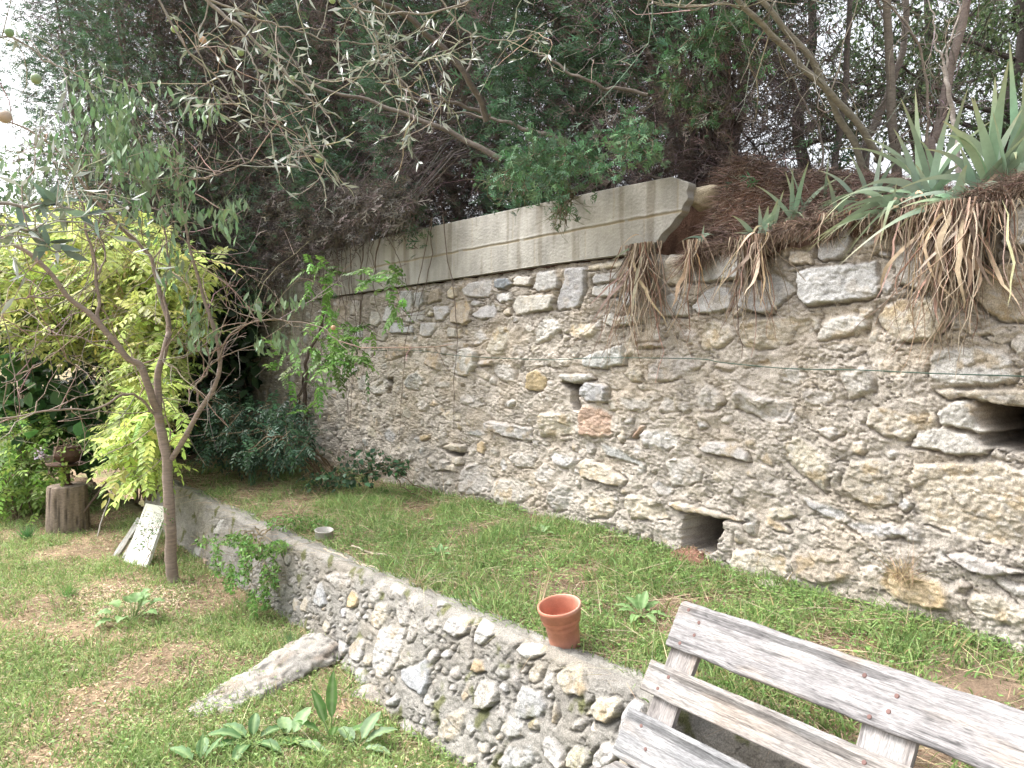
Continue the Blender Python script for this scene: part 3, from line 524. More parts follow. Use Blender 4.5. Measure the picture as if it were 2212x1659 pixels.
# ------------------------------------------------------------------ grass, clover, litter (uncountable)
def lawn_points(rg, n, f=1.1, thr=-.1, seed=9):
    out = []
    while sum(map(len, out)) < n:
        Y = 2.2+8.3*rg.random(n*2)**1.35; X = Y*rg.uniform(-.80, .12, n*2)
        a = lowp(((np.stack([X, Y, 0*X], 1)-L0)@LD)); d = (np.stack([X, Y, 0*X], 1)-a)@LN
        k = (d > .20) & (fbm(X*f+3, Y*f, 3, seed)+rg.normal(size=len(X))*.35 > thr)
        out.append(np.stack([X[k], Y[k], lawn_z(X[k], Y[k])-.004], 1))
    return np.concatenate(out)[:n]
def terr_points(rg, n, f=2, thr=-.2, seed=10, edge=0.):
    out = []
    while sum(map(len, out)) < n:
        t = rg.uniform(-1.6, 7.2, n*2); s = rg.random(n*2)**(1-edge)*1.03-.03; a = lowp(t); tw_ = (a-W0)@WD; b = W0+WD*tw_[:, None]-WN*-.03
        p = a*(1-s[:, None])+b*s[:, None]; p[:, 2] = terrace_z(tw_, s)+.018*fbm(p[:, 0]*2, p[:, 1]*2, 3, 12)*np.minimum(s*6, 1)-.004
        far = np.interp(t, [0, 3, 6], [0, .1, .7])
        k = fbm(p[:, 0]*f, p[:, 1]*f, 3, seed)+rg.normal(size=len(t))*.35 > thr+far
        k &= np.hypot(p[:, 0]-1.75, p[:, 1]-2.75)+rg.normal(size=len(t))*.14 > .30
        out.append(p[k])
    return np.concatenate(out)[:n]
def grass(name, pts, rg, label, hmin, hmax, gc):
    g = Geo(); n = len(pts); D = rg.normal(size=(n, 3))*.38; D[:, 2] = 1
    cl = (fbm(pts[:, 0]*2.6, pts[:, 1]*2.6, 3, 41)*.5+.5).clip(0, 1)
    L = (hmin+(hmax-hmin)*rg.random(n)**2.0*(.3+.95*cl)); hue = rg.random(n)[:, None]
    col = np.array(gc[0])*(1-hue)+np.array(gc[1])*hue; dry = rg.random(n) < .07; col[dry] = (.36, .29, .15); col *= (1+.2*rg.normal(size=(n, 1))).clip(.5, 1.6)
    blades(g, pts, D, L, .004+.005*rg.random(n), .25+.7*rg.random(n), col, 3, side=nrm(np.cross(rg.normal(size=(n, 3)), D)))
    return tag(g.build(name, M_GRASS), label, 'grass', kind='stuff')
def clover(name, pts, rg, label, size, c, cat='ground plants'):
    g = Geo(); n = len(pts); h = rg.uniform(.01, .05, n); P = pts+np.stack([0*h, 0*h, h], 1); c0 = jitcol(rg, n, c, .2, .07)
    a0 = rg.random(n)*6.28; tl_ = rg.normal(size=(n, 3))*.35; tl_[:, 2] = 1; s = size*(.6+.8*rg.random(n))
    for j in range(4):
        a = a0+j*2*np.pi/4; D = np.stack([np.cos(a), np.sin(a), .25+.3*rg.random(n)], 1)
        leaves(g, P, D, tl_, s, s*.8, c0, OV)
    blades(g, pts, P-pts+rg.normal(size=(n, 3))*.003, h, .0018, .0, c0*.8, 1)
    return tag(g.build(name, M_LEAF), label, cat, kind='stuff')
def straw(g, pts, rg, lmin, lmax, c, w=.0022, flat=.15, droop=.1):
    n = len(pts); D = rg.normal(size=(n, 3)); D[:, 2] = np.abs(D[:, 2])*flat+.02
    blades(g, pts+np.array([0, 0, .008]), D, lmin+(lmax-lmin)*rg.random(n)**2, w*(.6+.8*rg.random(n)), droop, jitcol(rg, n, c, .22, .06), 3, pw=4, side=nrm(np.cross(rg.normal(size=(n, 3)), D)))
def tufted(rg, pts, m, r):
    k = rg.integers(0, len(pts), m); n_ = rg.integers(14, 46, m); i_ = np.repeat(k, n_); P = pts[i_]+rg.normal(size=(len(i_), 3))*np.array([r, r, 0]); return P
rg = np.random.default_rng(5)
grass('lawn_grass', np.concatenate([lawn_points(rg, 75000), tufted(rg, lawn_points(rg, 5000, thr=0.), 900, .04)]), rg, 'fresh green lawn grass mixed with dry leaves left of the low wall', .02, .18, ((.16,.28,.08),(.38,.46,.19)))
grass('terrace_grass', np.concatenate([terr_points(rg, 60000, thr=-.25), tufted(rg, terr_points(rg, 4000, thr=0.), 700, .035)]), rg, 'green grass growing on the terrace between the two walls', .02, .20, ((.13,.25,.075),(.33,.42,.16)))
clover('lawn_clover', lawn_points(rg, 8000, 1.6, -.1, 31), rg, 'small round leaved weeds and clover across the lawn', .0085, (.26,.37,.13))
clover('terrace_clover', terr_points(rg, 11000, 1.5, -.05, 32, .35), rg, 'small clover leaved weeds along the terrace', .0085, (.22,.35,.11))
g = Geo(); straw(g, terr_points(rg, 14000, 1, -2), rg, .06, .40, (.48,.39,.26)); straw(g, terr_points(rg, 16000, 1, -2), rg, .02, .10, (.30,.19,.13), .003)
tag(g.build('terrace_straw', M_DRY), 'dry straw and fallen needles lying on the terrace', 'dry straw', kind='stuff')
g = Geo(); pts = lawn_points(rg, 24000, 1.1, -.9, 9); n = len(pts); D = rg.normal(size=(n, 3)); D[:, 2] *= .25
N_ = rg.normal(size=(n, 3))*.5; N_[:, 2] += 1
leaves(g, pts+np.array([0, 0, .01]), D, N_, rg.uniform(.012, .038, n), rg.uniform(.006, .014, n), jitcol(rg, n, (.46, .36, .24), .3, .06))
straw(g, lawn_points(rg, 9000, 1, -2), rg, .04, .28, (.5,.42,.29))
pp = [(px, py) for px, py in zip(rg.uniform(150, 420, 5000), rg.uniform(1265, 1345, 5000)) if ((px-270)/140)**2+((py-1300)/38)**2 < rg.uniform(.3, 1.1)]
pts = np.array([atZ(a, b, 0.02) for a, b in pp]); n = len(pts); D = rg.normal(size=(n, 3)); D[:, 2] *= .25; N_ = rg.normal(size=(n, 3))*.4; N_[:, 2] += 1
pts[:, 2] = lawn_z(pts[:, 0], pts[:, 1])+.012
leaves(g, pts, D, N_, rg.uniform(.012, .04, n), rg.uniform(.006, .014, n), jitcol(rg, n, (.55, .44, .31), .25, .05))
tag(g.build('leaf_litter', M_DRY), 'tan wood chips and dry fallen leaves scattered over the lawn', 'leaf litter', kind='stuff')
# needles on the bank
g = Geo(); n = 60000; t = 1.7-3*rg.random(n)**1.3; s = -.03+.8*rg.random(n)**1.4; P = W0+WD*t[:, None]-WN*s[:, None]; P[:, 2] = bank_z(t, s)+rg.uniform(-.005, .03, n)
D = rg.normal(size=(n, 3)); D[:, 2] *= .35
blades(g, P, D, rg.uniform(.03, .14, n), .0034, .15, jitcol(rg, n, (.20, .145, .12), .4, .06), 2, pw=4, side=nrm(np.cross(rg.normal(size=(n, 3)), D)))
n = 5000; t = 1.62-1.9*rg.random(n); s = -.02-.02*rg.random(n); P = W0+WD*t[:, None]-WN*s[:, None]; P[:, 2] = top_of_stone(t)+.03-.05*rg.random(n)*(1+np.sin(t*17))
D = rg.normal(size=(n, 3))*.6+WN*.3; D[:, 2] -= .3
blades(g, P, D, rg.uniform(.03, .11, n), .0028, .5, jitcol(rg, n, (.20, .145, .11), .35, .05), 2, pw=4, side=nrm(np.cross(rg.normal(size=(n, 3)), D)))
tag(g.build('needle_litter', M_DRY), 'mat of reddish brown conifer needles covering the bank above the wall', 'needle litter', kind='stuff')

# ------------------------------------------------------------------ cypress hedge
def fronds(g, rg, P, D, L, col, m=6, w=.13):
    n = len(P); D = nrm(D); S = nrm(np.cross(D, rg.normal(size=(n, 3)))); N = np.cross(S, D)
    C1 = P+D*L[:, None]*.0
    leaves(g, C1, D, N, L, L*w*.9, col)
    for j in range(1, m):
        f = j/m; sg = 1 if j % 2 else -1
        dd = D*.75+S*sg*.75+rg.normal(size=(n, 3))*.18
        leaves(g, P+D*(L*f)[:, None]-np.array([0, 0, 1])*(L*.12*f*f)[:, None], dd, N, L*(.62-.38*f), L*w*.75, col*(1+.12*rg.normal()))
def cypress(loc, R_, z1, seed, label, n=5200, trunks=4, lean=(0, 0), green=.4, gcol=(.075,.135,.08), zlow=2.3, fat=.05, dens=1., dead=(.13,.108,.10), zmin=None, pull=(0, 0)):
    rg = np.random.default_rng(seed); root = thing('cypress_tree', label, 'conifer', loc, 'dark cypress trees standing in a row above the tall wall')
    loc = np.array(loc, float); g = Geo(); tips = []
    for k in range(trunks):
        a = rg.random()*6.28; rr = R_*.5*rg.random(); top = loc+np.array([math.cos(a)*rr*1.2+lean[0], math.sin(a)*rr*1.2+lean[1], z1-loc[2]-.4*rg.random()])
        b0 = loc+np.array([math.cos(a)*.10, math.sin(a)*.10, -.1]); mid = b0*.55+top*.45+np.array([math.cos(a), math.sin(a), 0])*rr*.25
        P = tube1(g, [b0, mid, top], fat*(.7+.5*rg.random()), .008, np.array([.15, .12, .105])*(.7+.5*rg.random()), 7, 22, .02, seed*9+k); tips.append(P[3:])
    base = np.concatenate(tips)
    tw = twigs(rg, base, int(420*dens), R_*.75, 1., .15, 5, jit=.3, droop=.05)
    tubes(g, tw, np.linspace(.007, .002, 6)[None], jitcol(rg, len(tw), (.20, .16, .15), .25), 3)
    mid = tw[:, 2:].reshape(-1, 3); t2 = twigs(rg, mid, int(2600*dens), .32, 1., -.1, 3, jit=.3, droop=.15)
    tubes(g, t2, np.linspace(.0028, .0012, 4)[None], jitcol(rg, len(t2), (.21, .165, .155), .3), 3)
    g.build('trunk', M_BARK, root)
    # foliage: sprays carried on the twigs and in a ragged shell
    ph, u, zz = rg.random(n*2)*6.28, rg.random(n*2)**.45, rg.random(n*2)
    zr = zlow+(z1+.5-zlow)*zz; prof = R_*(.72+.28*np.sin(np.pi*np.minimum(zz*1.25+.12, 1)))*(1+.22*np.sin(ph*3+seed)+.15*np.sin(ph*7+zz*9+seed))
    P = np.stack([loc[0]+lean[0]*zz+np.cos(ph)*u*prof+pull[0]*zz*0, loc[1]+lean[1]*zz+np.sin(ph)*u*prof, zr], 1)
    P = np.concatenate([P, t2[:, -1]]); P += rg.normal(size=P.shape)*.05
    if zmin is not None: P = P[P[:, 2] > zmin(P)]
    if zmin is not None: P = P[:int(len(P))]
    keep = n3(P, 5.5, seed+1)+rg.normal(size=len(P))*.5 > -.75; P = P[keep]
    ex = P[rg.integers(0, len(P), len(P)//3)]; P = np.concatenate([P, ex+rg.normal(size=ex.shape)*.06])
    if zmin is not None: P = P[P[:, 2] > zmin(P)]
    out = P-loc; out[:, 2] = .1; D = nrm(nrm(out)*.5+rg.normal(size=P.shape)*.5+np.array([-.55, 0, .1]))
    gn = n3(P, 4.2, seed+2)*.8+(np.hypot(P[:, 0]-loc[0], P[:, 1]-loc[1])/R_-.9)*1.1+rg.normal(size=len(P))*.25
    isg = gn > (.62-green)
    col = jitcol(rg, len(P), dead, .3, .06); col[isg] = jitcol(rg, isg.sum(), gcol, .25, .08)
    g = Geo(); fronds(g, rg, P[isg], D[isg], rg.uniform(.05, .13, isg.sum()), col[isg], 7)
    g.build('foliage', M_CYP, root)
    q = ~isg; g = Geo(); fronds(g, rg, P[q], D[q], rg.uniform(.05, .13, q.sum()), col[q], 6, .08)
    o = g.build('foliage', M_CYP, root); o['label'] = 'dead brown inner foliage'
    return root
def behind(px, s, z=2.72):
    """point above the wall, s metres behind its face, seen in picture column px"""
    r = ray(px, 500); p0 = W0-WN*s; k = (p0@WN-0)/(r[:2]@WN[:2]); return np.array([r[0]*k, k, z])
def nlow(P):
    t = (P-W0)@WD; return 2.80+.10*n3(P*np.array([1, 1, 0]), 5, 77)-(.42*sstep(4.0, 5.4, t)+.15*sstep(3, 4, t))*((P-W0)@WN > .06)
specs = [(1530, .75, .85, 6.2, 'broad cypress with a fan of many dark stems, standing right of the block wall end', 9000, 0, (-.2,0), .55),
 (1290, .95, .95, 6.2, 'cypress with leaning bare trunks behind the middle of the block wall', 10500, 3, (-.8,.2), .5),
 (1060, .85, .95, 6.4, 'cypress with a green spray hanging over the block wall', 10500, 4, (-.8,.2), .45),
 (880, .75, 1.0, 6.8, 'brown centred cypress over the left half of the block wall', 11500, 4, (-.7,.2), .32),
 (740, .6, 1.05, 7.2, 'cypress above the vine covered end of the block wall', 11500, 4, (-.7,.1), .28),
 (620, .5, 1.15, 7.6, 'far cypress whose dead lower branches hang above the dark corner', 11500, 4, (-.6,-.1), .25)]
for i, (px, s, R_, z1, lab, n, tr, lean, gr) in enumerate(specs):
    p = behind(px, s); cypress(p, R_, z1, 100+i, lab, n, tr or 5, lean, gr, zmin=nlow, dens=1.0)
# dense fan of stems at the foot of the first cypress
first = [o for o in bpy.data.objects if o.name == 'cypress_tree'][0]
rg = np.random.default_rng(77); g = Geo(); p = np.array(first.location)
for k in range(60):
    a = rg.random()*6.28; r0 = rg.random()*.12; r1 = .12+.30*rg.random(); hh = .7+.9*rg.random()
    b = p+np.array([math.cos(a)*r0, math.sin(a)*r0, -.08]); e = p+np.array([math.cos(a)*r1, math.sin(a)*r1, hh]); m_ = b*.5+e*.5+np.array([-math.cos(a), -math.sin(a), 0])*.04
    tube1(g, [b, m_, e], .008+.014*rg.random(), .004, np.array([.10, .078, .068])*(.6+.7*rg.random()), 5, 12, .012, k)
g.build('stem', M_BARK, first)
# trees further off, left of the hedge
for i, (px, Y, R_, z1, zl, lab) in enumerate([(470, 9.6, 1.3, 7.2, 2.7, 'tall bluish cypress at the left end of the row, beyond the wall'), (330, 11.0, 1.4, 7.6, 2.9, 'thin topped conifer behind the fruit tree, against the white sky'), (590, 11.5, 1.5, 8, 2.6, 'dark conifer behind the others where the row meets the corner')]):
    p = atZ(px, 600, .1); r = ray(px, 700); p = np.array([r[0]*Y, Y, .0])
    rr = cypress(p, R_, z1, 140+i, lab, 9000, 4, (-.9, 0), .75, gcol=(.10, .17, .105), zlow=zl, fat=.08)
rg = np.random.default_rng(161); cy = sorted([o for o in bpy.data.objects if o.name.startswith('cypress_tree')], key=lambda o: o.name)
for ti, (xa, xb, n) in {4: (620, 900, 2600), 5: (430, 650, 3400)}.items():
    X = rg.uniform(xa, xb, n); lo = np.interp(X, [440,560,640,720,800,900], [655,618,592,545,510,478]); Yp = lo-(lo-395)*rg.random(n)**.8+rg.normal(size=n)*7; O_ = rg.uniform(-.05, .45, n)
    P = []
    for a_, b_, o_ in zip(X, Yp, O_): q_ = onwall(a_, b_, o_); P.append(wallpt(q_[0], o_, q_[1]))
    P = np.array(P); D = rg.normal(size=P.shape)*.5+np.array([-.4, -.2, -.35]); g = Geo(); fronds(g, rg, P, D, rg.uniform(.06, .16, n), jitcol(rg, n, (.115, .10, .088), .3, .06), 6, .10); o = g.build('foliage', M_CYP, cy[ti]); o['label'] = 'dead brown branches drooping over the wall'
    k = rg.integers(0, n, 240); A_ = P[k]+WN*-.3+[.25, .3, .55]+rg.normal(size=(240, 3))*.15; g = Geo(); tubes(g, np.stack([A_, A_*.5+P[k]*.5+[0, 0, .12], P[k]], 1), np.array([[.006, .004, .0015]]), jitcol(rg, 240, (.17, .14, .13), .25), 3); g.build('twigs', M_BARK, cy[ti])
# drooping green sprays in front of the block wall
def spray(px, py, Y, w, h, n, seed, lab, par=None, c=(.10,.19,.10)):
    rg = np.random.default_rng(seed); c0 = atY(px, py, Y); root = par or thing('cypress_branch', lab, 'branch', c0)
    st = c0+np.array([.15, .45, .25]); g = Geo(); B = []
    for k in range(12):
        e = c0+np.array([rg.uniform(-w, w), rg.uniform(-.25, .1), rg.uniform(-h, h*.6)]); P = tube1(g, [st, st*.4+e*.6+np.array([0, 0, .06]), e], .006, .002, (.13, .10, .07), 4, 12, .01, k+seed); B.append(P[4:])
    B = np.concatenate(B); tw = twigs(rg, B, 90, .14, 1, .05, 3); tubes(g, tw, np.linspace(.002, .001, 4)[None], (.12, .12, .06), 3); g.build('branch', M_BARK, root)
    P = np.concatenate([tw[:, 1:].reshape(-1, 3), B]); P = P[rg.integers(0, len(P), n)]+rg.normal(size=(n, 3))*.02
    g = Geo(); D = rg.normal(size=(n, 3))*.7+np.array([-.5, -.4, .1]); fronds(g, rg, P, D, rg.uniform(.035, .085, n), jitcol(rg, n, c, .22, .08), 8, .16); g.build('foliage', M_CYP, root)
cyp = sorted([o for o in bpy.data.objects if o.name.startswith('cypress_tree')], key=lambda o: o.name)
spray(1200, 385, 4.55, .38, .10, 620, 1, '', cyp[2]); spray(1370, 335, 4.4, .17, .07, 260, 2, '', cyp[1]); spray(1090, 430, 4.9, .14, .06, 150, 3, '', cyp[2])
spray(1540, 120, 4.2, .28, .22, 380, 4, '', cyp[0], (.085, .16, .08)); spray(1205, 470, 4.7, .05, .06, 50, 5, '', cyp[2], (.07, .13, .06)); spray(1480, 240, 4.5, .2, .2, 200, 6, '', cyp[0], (.08, .15, .07))
# bare leaning limbs seen in front of the hedge
g = Geo()
for pts, Y0, Y1, r0, r1 in [([(1315,400),(1190,300),(1090,262),(960,245)], 5.0, 5.6, .026, .005), ([(1085,345),(1010,305),(900,262),(800,215),(700,190),(620,120),(560,20)], 5.6, 6.2, .024, .005), ([(1052,262),(1008,156),(907,62),(817,0),(780,-40)], 5.2, 4.6, .022, .014), ([(1008,156),(1030,110),(1065,85)], 5.2, 5.3, .012, .006), ([(1400,205),(1300,185),(1200,140),(1150,100)], 4.5, 4.7, .012, .006), ([(1060,250),(960,220),(880,200),(840,130)], 5.4, 5.2, .014, .007), ([(1500,440),(1390,360),(1330,300),(1300,200)], 4.7, 5., .01, .005)]:
    P = [atY(a, b, Y0+(Y1-Y0)*i/(len(pts)-1)) for i, (a, b) in enumerate(pts)]; tube1(g, P, r0, r1, (.12, .102, .088), 8, 40, .012, int(pts[0][0]))
g.build('limb', M_BARK, cyp[1])

# ------------------------------------------------------------------ bare young trees and leafy trees, upper right
def polytree(name, label, cat, paths, base, col, matl, group=None, ntw=60, twl=.5, seed=0, leafc=None, nleaf=0, leafL=.05, lw_=.4, droop=0., wob=.008, knob=.03, twr=.004, lmat=None, hang=.3, tmpl=RH):
    rg = np.random.default_rng(seed); base = np.array(base)
    if base[2] > 2: base[2] = 2.5; f_ = paths[0][0]; paths = [([f_[0]*[1, 1, 0]+[.02, 0, 2.45], *f_], *paths[0][1:]), *paths[1:]]
    root = thing(name, label, cat, base, group); g = Geo(); allp = []
    for j, (pts, r0, r1) in enumerate(paths):
        if j == 1 and name.endswith('tree'):
            g.build('trunk', matl, root, True); g = Geo()
        P = tube1(g, pts, r0, r1, col, 9, 44, wob, seed*31+j, knob)
        if r1 < .02: allp.append(P[8:])
    if len(paths) > 0: g.build('limb' if len(paths) > 1 else 'trunk', matl, root, True)
    B = np.concatenate(allp) if allp else P; g = Geo(); tw = twigs(rg, B, ntw, twl, 1, .25, 5, jit=.28, droop=droop)
    tubes(g, tw, np.linspace(twr, twr*.4, 6)[None], jitcol(rg, len(tw), col, .2), 4)
    t2 = twigs(rg, tw[:, 2:].reshape(-1, 3), ntw*3, twl*.4, 1, .1, 3, jit=.3, droop=droop); tubes(g, t2, np.linspace(twr*.5, twr*.25, 4)[None], jitcol(rg, len(t2), col, .2), 3)
    g.build('twigs', matl, root)
    if nleaf:
        src = np.concatenate([t2[:, 1:].reshape(-1, 3), tw[:, 3:].reshape(-1, 3)]); P = src[rg.integers(0, len(src), nleaf)]
        D = rg.normal(size=P.shape)*.6+np.array([0, 0, -hang]); g = Geo(); L = leafL*(.6+.7*rg.random(nleaf))
        leaves(g, P, D, rg.normal(size=P.shape)+np.array([0, 0, .8]), L, L*lw_, jitcol(rg, nleaf, leafc, .25, .08), tmpl); g.build('foliage', lmat or M_LEAF, root)
    return root, tw, t2
def px3(pts, Y0, Y1=None):
    Y1 = Y0 if Y1 is None else Y1; return [atY(a, b, Y0+(Y1-Y0)*i/(len(pts)-1)) for i, (a, b) in enumerate(pts)]
GB = (.22, .205, .165)
polytree('young_tree', 'smooth grey green tree whose two trunks cross and lean left', 'tree', [(px3([(1853,385),(1855,350),(1808,243),(1756,128),(1652,10),(1560,-80)], 4.3, 3.9), .022, .013), (px3([(1895,345),(1890,326),(1791,201),(1687,90),(1593,0),(1500,-80)], 4.3, 3.7), .021, .012), (px3([(1687,90),(1600,20),(1500,15),(1400,5)], 3.95, 3.7), .006, .003)], atY(1856, 390, 4.3), GB, M_BARK, None, 40, .5, 201)
polytree('young_tree', 'straight slim trunk rising just right of the crossing trunks', 'tree', [(px3([(1936,330),(1930,295),(1920,140),(1916,0),(1910,-80)], 4.9), .034, .022)], atY(1936, 330, 4.9), (.20,.175,.145), M_BARK, None, 30, .5, 202)
polytree('young_tree', 'slender trunk bending right behind the straight slim trunk', 'tree', [(px3([(1870,330),(1888,271),(1947,121),(1958,0),(1960,-80)], 5.4), .03, .018)], atY(1870, 330, 5.4), (.19,.165,.145), M_BARK, None, 30, .5, 203)
polytree('young_tree', 'thin brown trunk seen between the crossing trunks', 'tree', [(px3([(1806,380),(1808,330),(1826,139),(1836,0),(1840,-80)], 5.2), .024, .015)], atY(1806, 380, 5.2), (.15,.13,.12), M_BARK, None, 40, .5, 204)
polytree('young_tree', 'pinkish grey trunk slanting right at the upper right corner', 'tree', [(px3([(2010,330),(2020,285),(2051,156),(2090,0),(2110,-80)], 4.7), .034, .022)], atY(2010, 330, 4.7), (.23,.19,.17), M_BARK, None, 30, .5, 205)
polytree('dead_sapling', 'pale forked dead stem splitting in two above the irises', 'dead tree', [(px3([(2068,330),(2062,278),(2050,210),(2041,149)], 4.0), .014, .011), (px3([(2041,155),(2030,110),(2017,70),(2010,0)], 4.0), .006, .003), (px3([(2041,155),(2055,90),(2069,17),(2075,-20)], 4.0), .006, .003)], atY(2068, 330, 4.0), (.36,.32,.29), M_BARK, None, 8, .2, 206)
polytree('sapling', 'thin arching whip stem right of the straight trunks', 'sapling', [(px3([(2005,320),(2006,200),(1975,90),(1930,20),(1860,-40)], 4.6), .010, .005)], atY(2005, 320, 4.6), (.26,.22,.18), M_BARK, None, 14, .3, 207)
polytree('sapling', 'thin dark whip stem rising left of the crossing trunks', 'sapling', [(px3([(1775,330),(1745,230),(1700,150),(1675,120)], 4.4), .007, .003)], atY(1775, 330, 4.4), (.2,.17,.15), M_BARK, None, 14, .3, 208)
for i, (px, Y, top, lab, nl) in enumerate([(1740, 7.0, -150, 'loose leafy tree behind the fan stemmed cypress', 9000), (1990, 7.5, -200, 'open leafy tree behind the straight trunks', 8000), (2190, 6.2, -120, 'dark leafy tree at the right edge behind the irises', 11000), (2300, 8.5, -200, 'farther leafy tree beyond the right edge', 6000)]):
    b = atY(px, 395, Y); b[2] = 2.6
    paths = [(px3([(px, 400), (px-15, 250), (px+15, 80), (px, top)], Y), .07, .03)]
    rg = np.random.default_rng(300+i)
    for k in range(9):
        y0 = rg.uniform(-50, 340); sx = rg.choice([-1, 1])*rg.uniform(120, 330); paths.append((px3([(px, y0), (px+sx*.4, y0-30), (px+sx, y0-rg.uniform(20, 160))], Y, Y+rg.uniform(-.8, .8)), .022, .005))
    polytree('leafy_tree', lab, 'tree', paths, b, (.07,.06,.055), M_BARK, None, 230, .6, 310+i, (.10,.15,.07), nl, .045, .45, hang=.2, twr=.004)

# ------------------------------------------------------------------ irises on the wall top
def iris(px, py, out, specs_, seed, label, roots=0, rl=.4, rw=.07, dry=3):
    """specs: (angle from vertical towards picture right in degrees, length m, droop, width m)"""
    rg = np.random.default_rng(seed); t, z = onwall(px, py, out); b = wallpt(t, out, z)
    root = thing('iris_plant', label, 'iris', b, 'irises growing along the top of the tall wall')
    g = Geo(); rt = np.array([1., -.35, 0]); rt /= np.linalg.norm(rt)
    P, D, L, W_, dr = [], [], [], [], []
    for a, l, d, w_ in specs_:
        a_ = R(a+rg.normal()*4); dd = rt*math.sin(a_)+np.array([0, 0, math.cos(a_)])+np.array([-.3, -.5, 0])*rg.uniform(-.15, .5)
        l = l*(1.25 if a > -50 else .85); w_ = w_*1.02; d = min(d*1.05, 1.15) if l < .5 else min(d, 1.05); P.append(b+rt*rg.normal()*.03+np.array([0, 0, -.01])); D.append(dd); L.append(l); W_.append(w_); dr.append(d)
        if len(specs_) > 4 and rg.random() < .8:
            P.append(b+rt*rg.normal()*.035+WN*rg.normal()*.02-[0, 0, .01]); D.append(dd+rg.normal(size=3)*.22); L.append(l*rg.uniform(.5, .95)); W_.append(w_*.85); dr.append(d+rg.random()*.9)
    P, D, L, W_, dr = map(np.array, (P, D, L, W_, dr)); n = len(P)
    side = nrm(np.cross(nrm(D), np.array([-.35, -.9, .15])+rg.normal(size=(n, 3))*.35))
    cols = jitcol(rg, n, (.23, .33, .235), .14, .05)
    for i in range(n): g = Geo(); blades(g, P[i:i+1], D[i:i+1], L[i:i+1], W_[i:i+1]*1.12, dr[i:i+1], cols[i:i+1], 12, tip=(.34, .33, .18), pw=5, side=side[i:i+1], base=.6); g.build('leaf', M_IRIS, root, True)
    if dry:
        g = Geo(); n = dry; P = np.tile(b, (n, 1))+rg.normal(size=(n, 3))*.03+WN*.03; D = rg.normal(size=(n, 3))*.5+WN*.4; D[:, 2] = rg.uniform(-.9, .6, n)
        blades(g, P, D, rg.uniform(.10, .2, n), .015, .9, jitcol(rg, n, (.42, .31, .22), .25, .06), 8, pw=3, side=nrm(np.cross(D, WN+rg.normal(size=(n, 3))*.4))); g.build('dead_leaves', M_DRY, root, True)
    if roots:
        g = Geo(); n = roots; P = b+WD*rg.normal(size=(n, 1))*rw+WN*rg.uniform(.03, .09, (n, 1)); D = rg.normal(size=(n, 3))*.16; D[:, 2] = -1
        l = rl*(.15+.95*rg.random(n)**1.5); K = 9; Q = [P]
        for k in range(K): D = nrm(D+rg.normal(size=(n, 3))*np.array([.22, .22, 0])+np.array([0, 0, -.12])); P = P+D*(l/K)[:, None]; dd = (P-W0)@WN; P = P+WN*np.maximum(.035-dd, 0)[:, None]; Q.append(P)
        cr = jitcol(rg, n, (.30, .225, .17), .3, .05); cr[rg.random(n) < .2] = (.24, .14, .10); cr[rg.random(n) < .3] = (.40, .33, .25); tubes(g, np.stack(Q, 1), np.linspace(.0042, .0012, K+1)[None]*(.5+.9*rg.random((n, 1))), cr, 4)
        m_ = max(roots//12, 2); P = b+WD*rg.normal(size=(m_, 1))*rw*.9+WN*.07; D = rg.normal(size=(m_, 3))*.06; D[:, 2] = -1
        Q = [P]
        for k in range(8): D = nrm(D+rg.normal(size=(m_, 3))*np.array([.25, .25, 0])+[0, 0, -.1]); P = P+D*(rl*rg.uniform(.4, .95, m_)/8)[:, None]; Q.append(P)
        Q = np.stack(Q, 1); sw = np.sin(np.linspace(.2, 3.1, 9))*.011; fl = WD+WN*rg.normal(size=(m_, 1))*.6; ex_ = nrm(fl)[:, None]*sw[None, :, None]*(.6+.6*rg.random((m_, 1, 1)))
        Vr = np.stack([Q-ex_, Q+ex_], 2); ii = np.arange(8); f_ = np.stack([2*ii, 2*ii+1, 2*ii+3, 2*ii+2], 1); g.add(Vr, (f_[None]+(np.arange(m_)*18)[:, None, None]).reshape(-1, 4), np.repeat(jitcol(rg, m_, (.41, .31, .23), .3, .07), 18, 0)); g.build('hanging_roots', M_DRY, root, True)
    return root
iris(1395, 528, .03, [(-70,.20,.9,.022),(-75,.14,.7,.014)], 1, 'leftmost iris, one arching leaf over the block wall above a thick root curtain', 120, .80, .065, 2)
iris(1513, 520, .03, [(28,.2,1.6,.026),(-30,.16,.9,.014),(5,.1,.2,.012)], 2, 'small iris with one leaf folded down to the right, second root bundle', 30, .55, .025, 1)
iris(1640, 510, .03, [(-12,.17,.2,.022),(-28,.17,.3,.022),(-55,.16,.4,.02),(6,.16,.2,.03),(14,.19,.2,.03),(22,.18,.3,.026)], 3, 'short upright fan of iris leaves above the third root bundle', 95, .62, .05, 3)
iris(1668, 500, -.05, [(25,.32,1.5,.036),(10,.22,.2,.02)], 4, 'iris with a broad pale leaf folded sharply downward', 0)
iris(1725, 485, -.12, [(-25,.30,.3,.02),(-8,.34,.2,.022),(8,.3,.2,.022),(18,.36,.3,.022),(32,.38,.4,.02),(40,.34,.5,.018)], 5, 'iris with long thin upright leaves behind the pale folded leaf', 10, .2, .05, 2)
iris(1760, 478, -.2, [(-15,.28,.2,.02),(5,.34,.2,.02),(20,.32,.3,.02),(38,.36,.4,.018)], 6, 'slim leaved iris in the second row, left of the arching ones', 0)
iris(1815, 462, .0, [(15,.2,.7,.02),(30,.28,1.1,.022),(-8,.22,.3,.018),(45,.2,1.1,.018)], 7, 'small iris with two narrow arched leaves and a dead upright leaf', 14, .2, .06, 3)
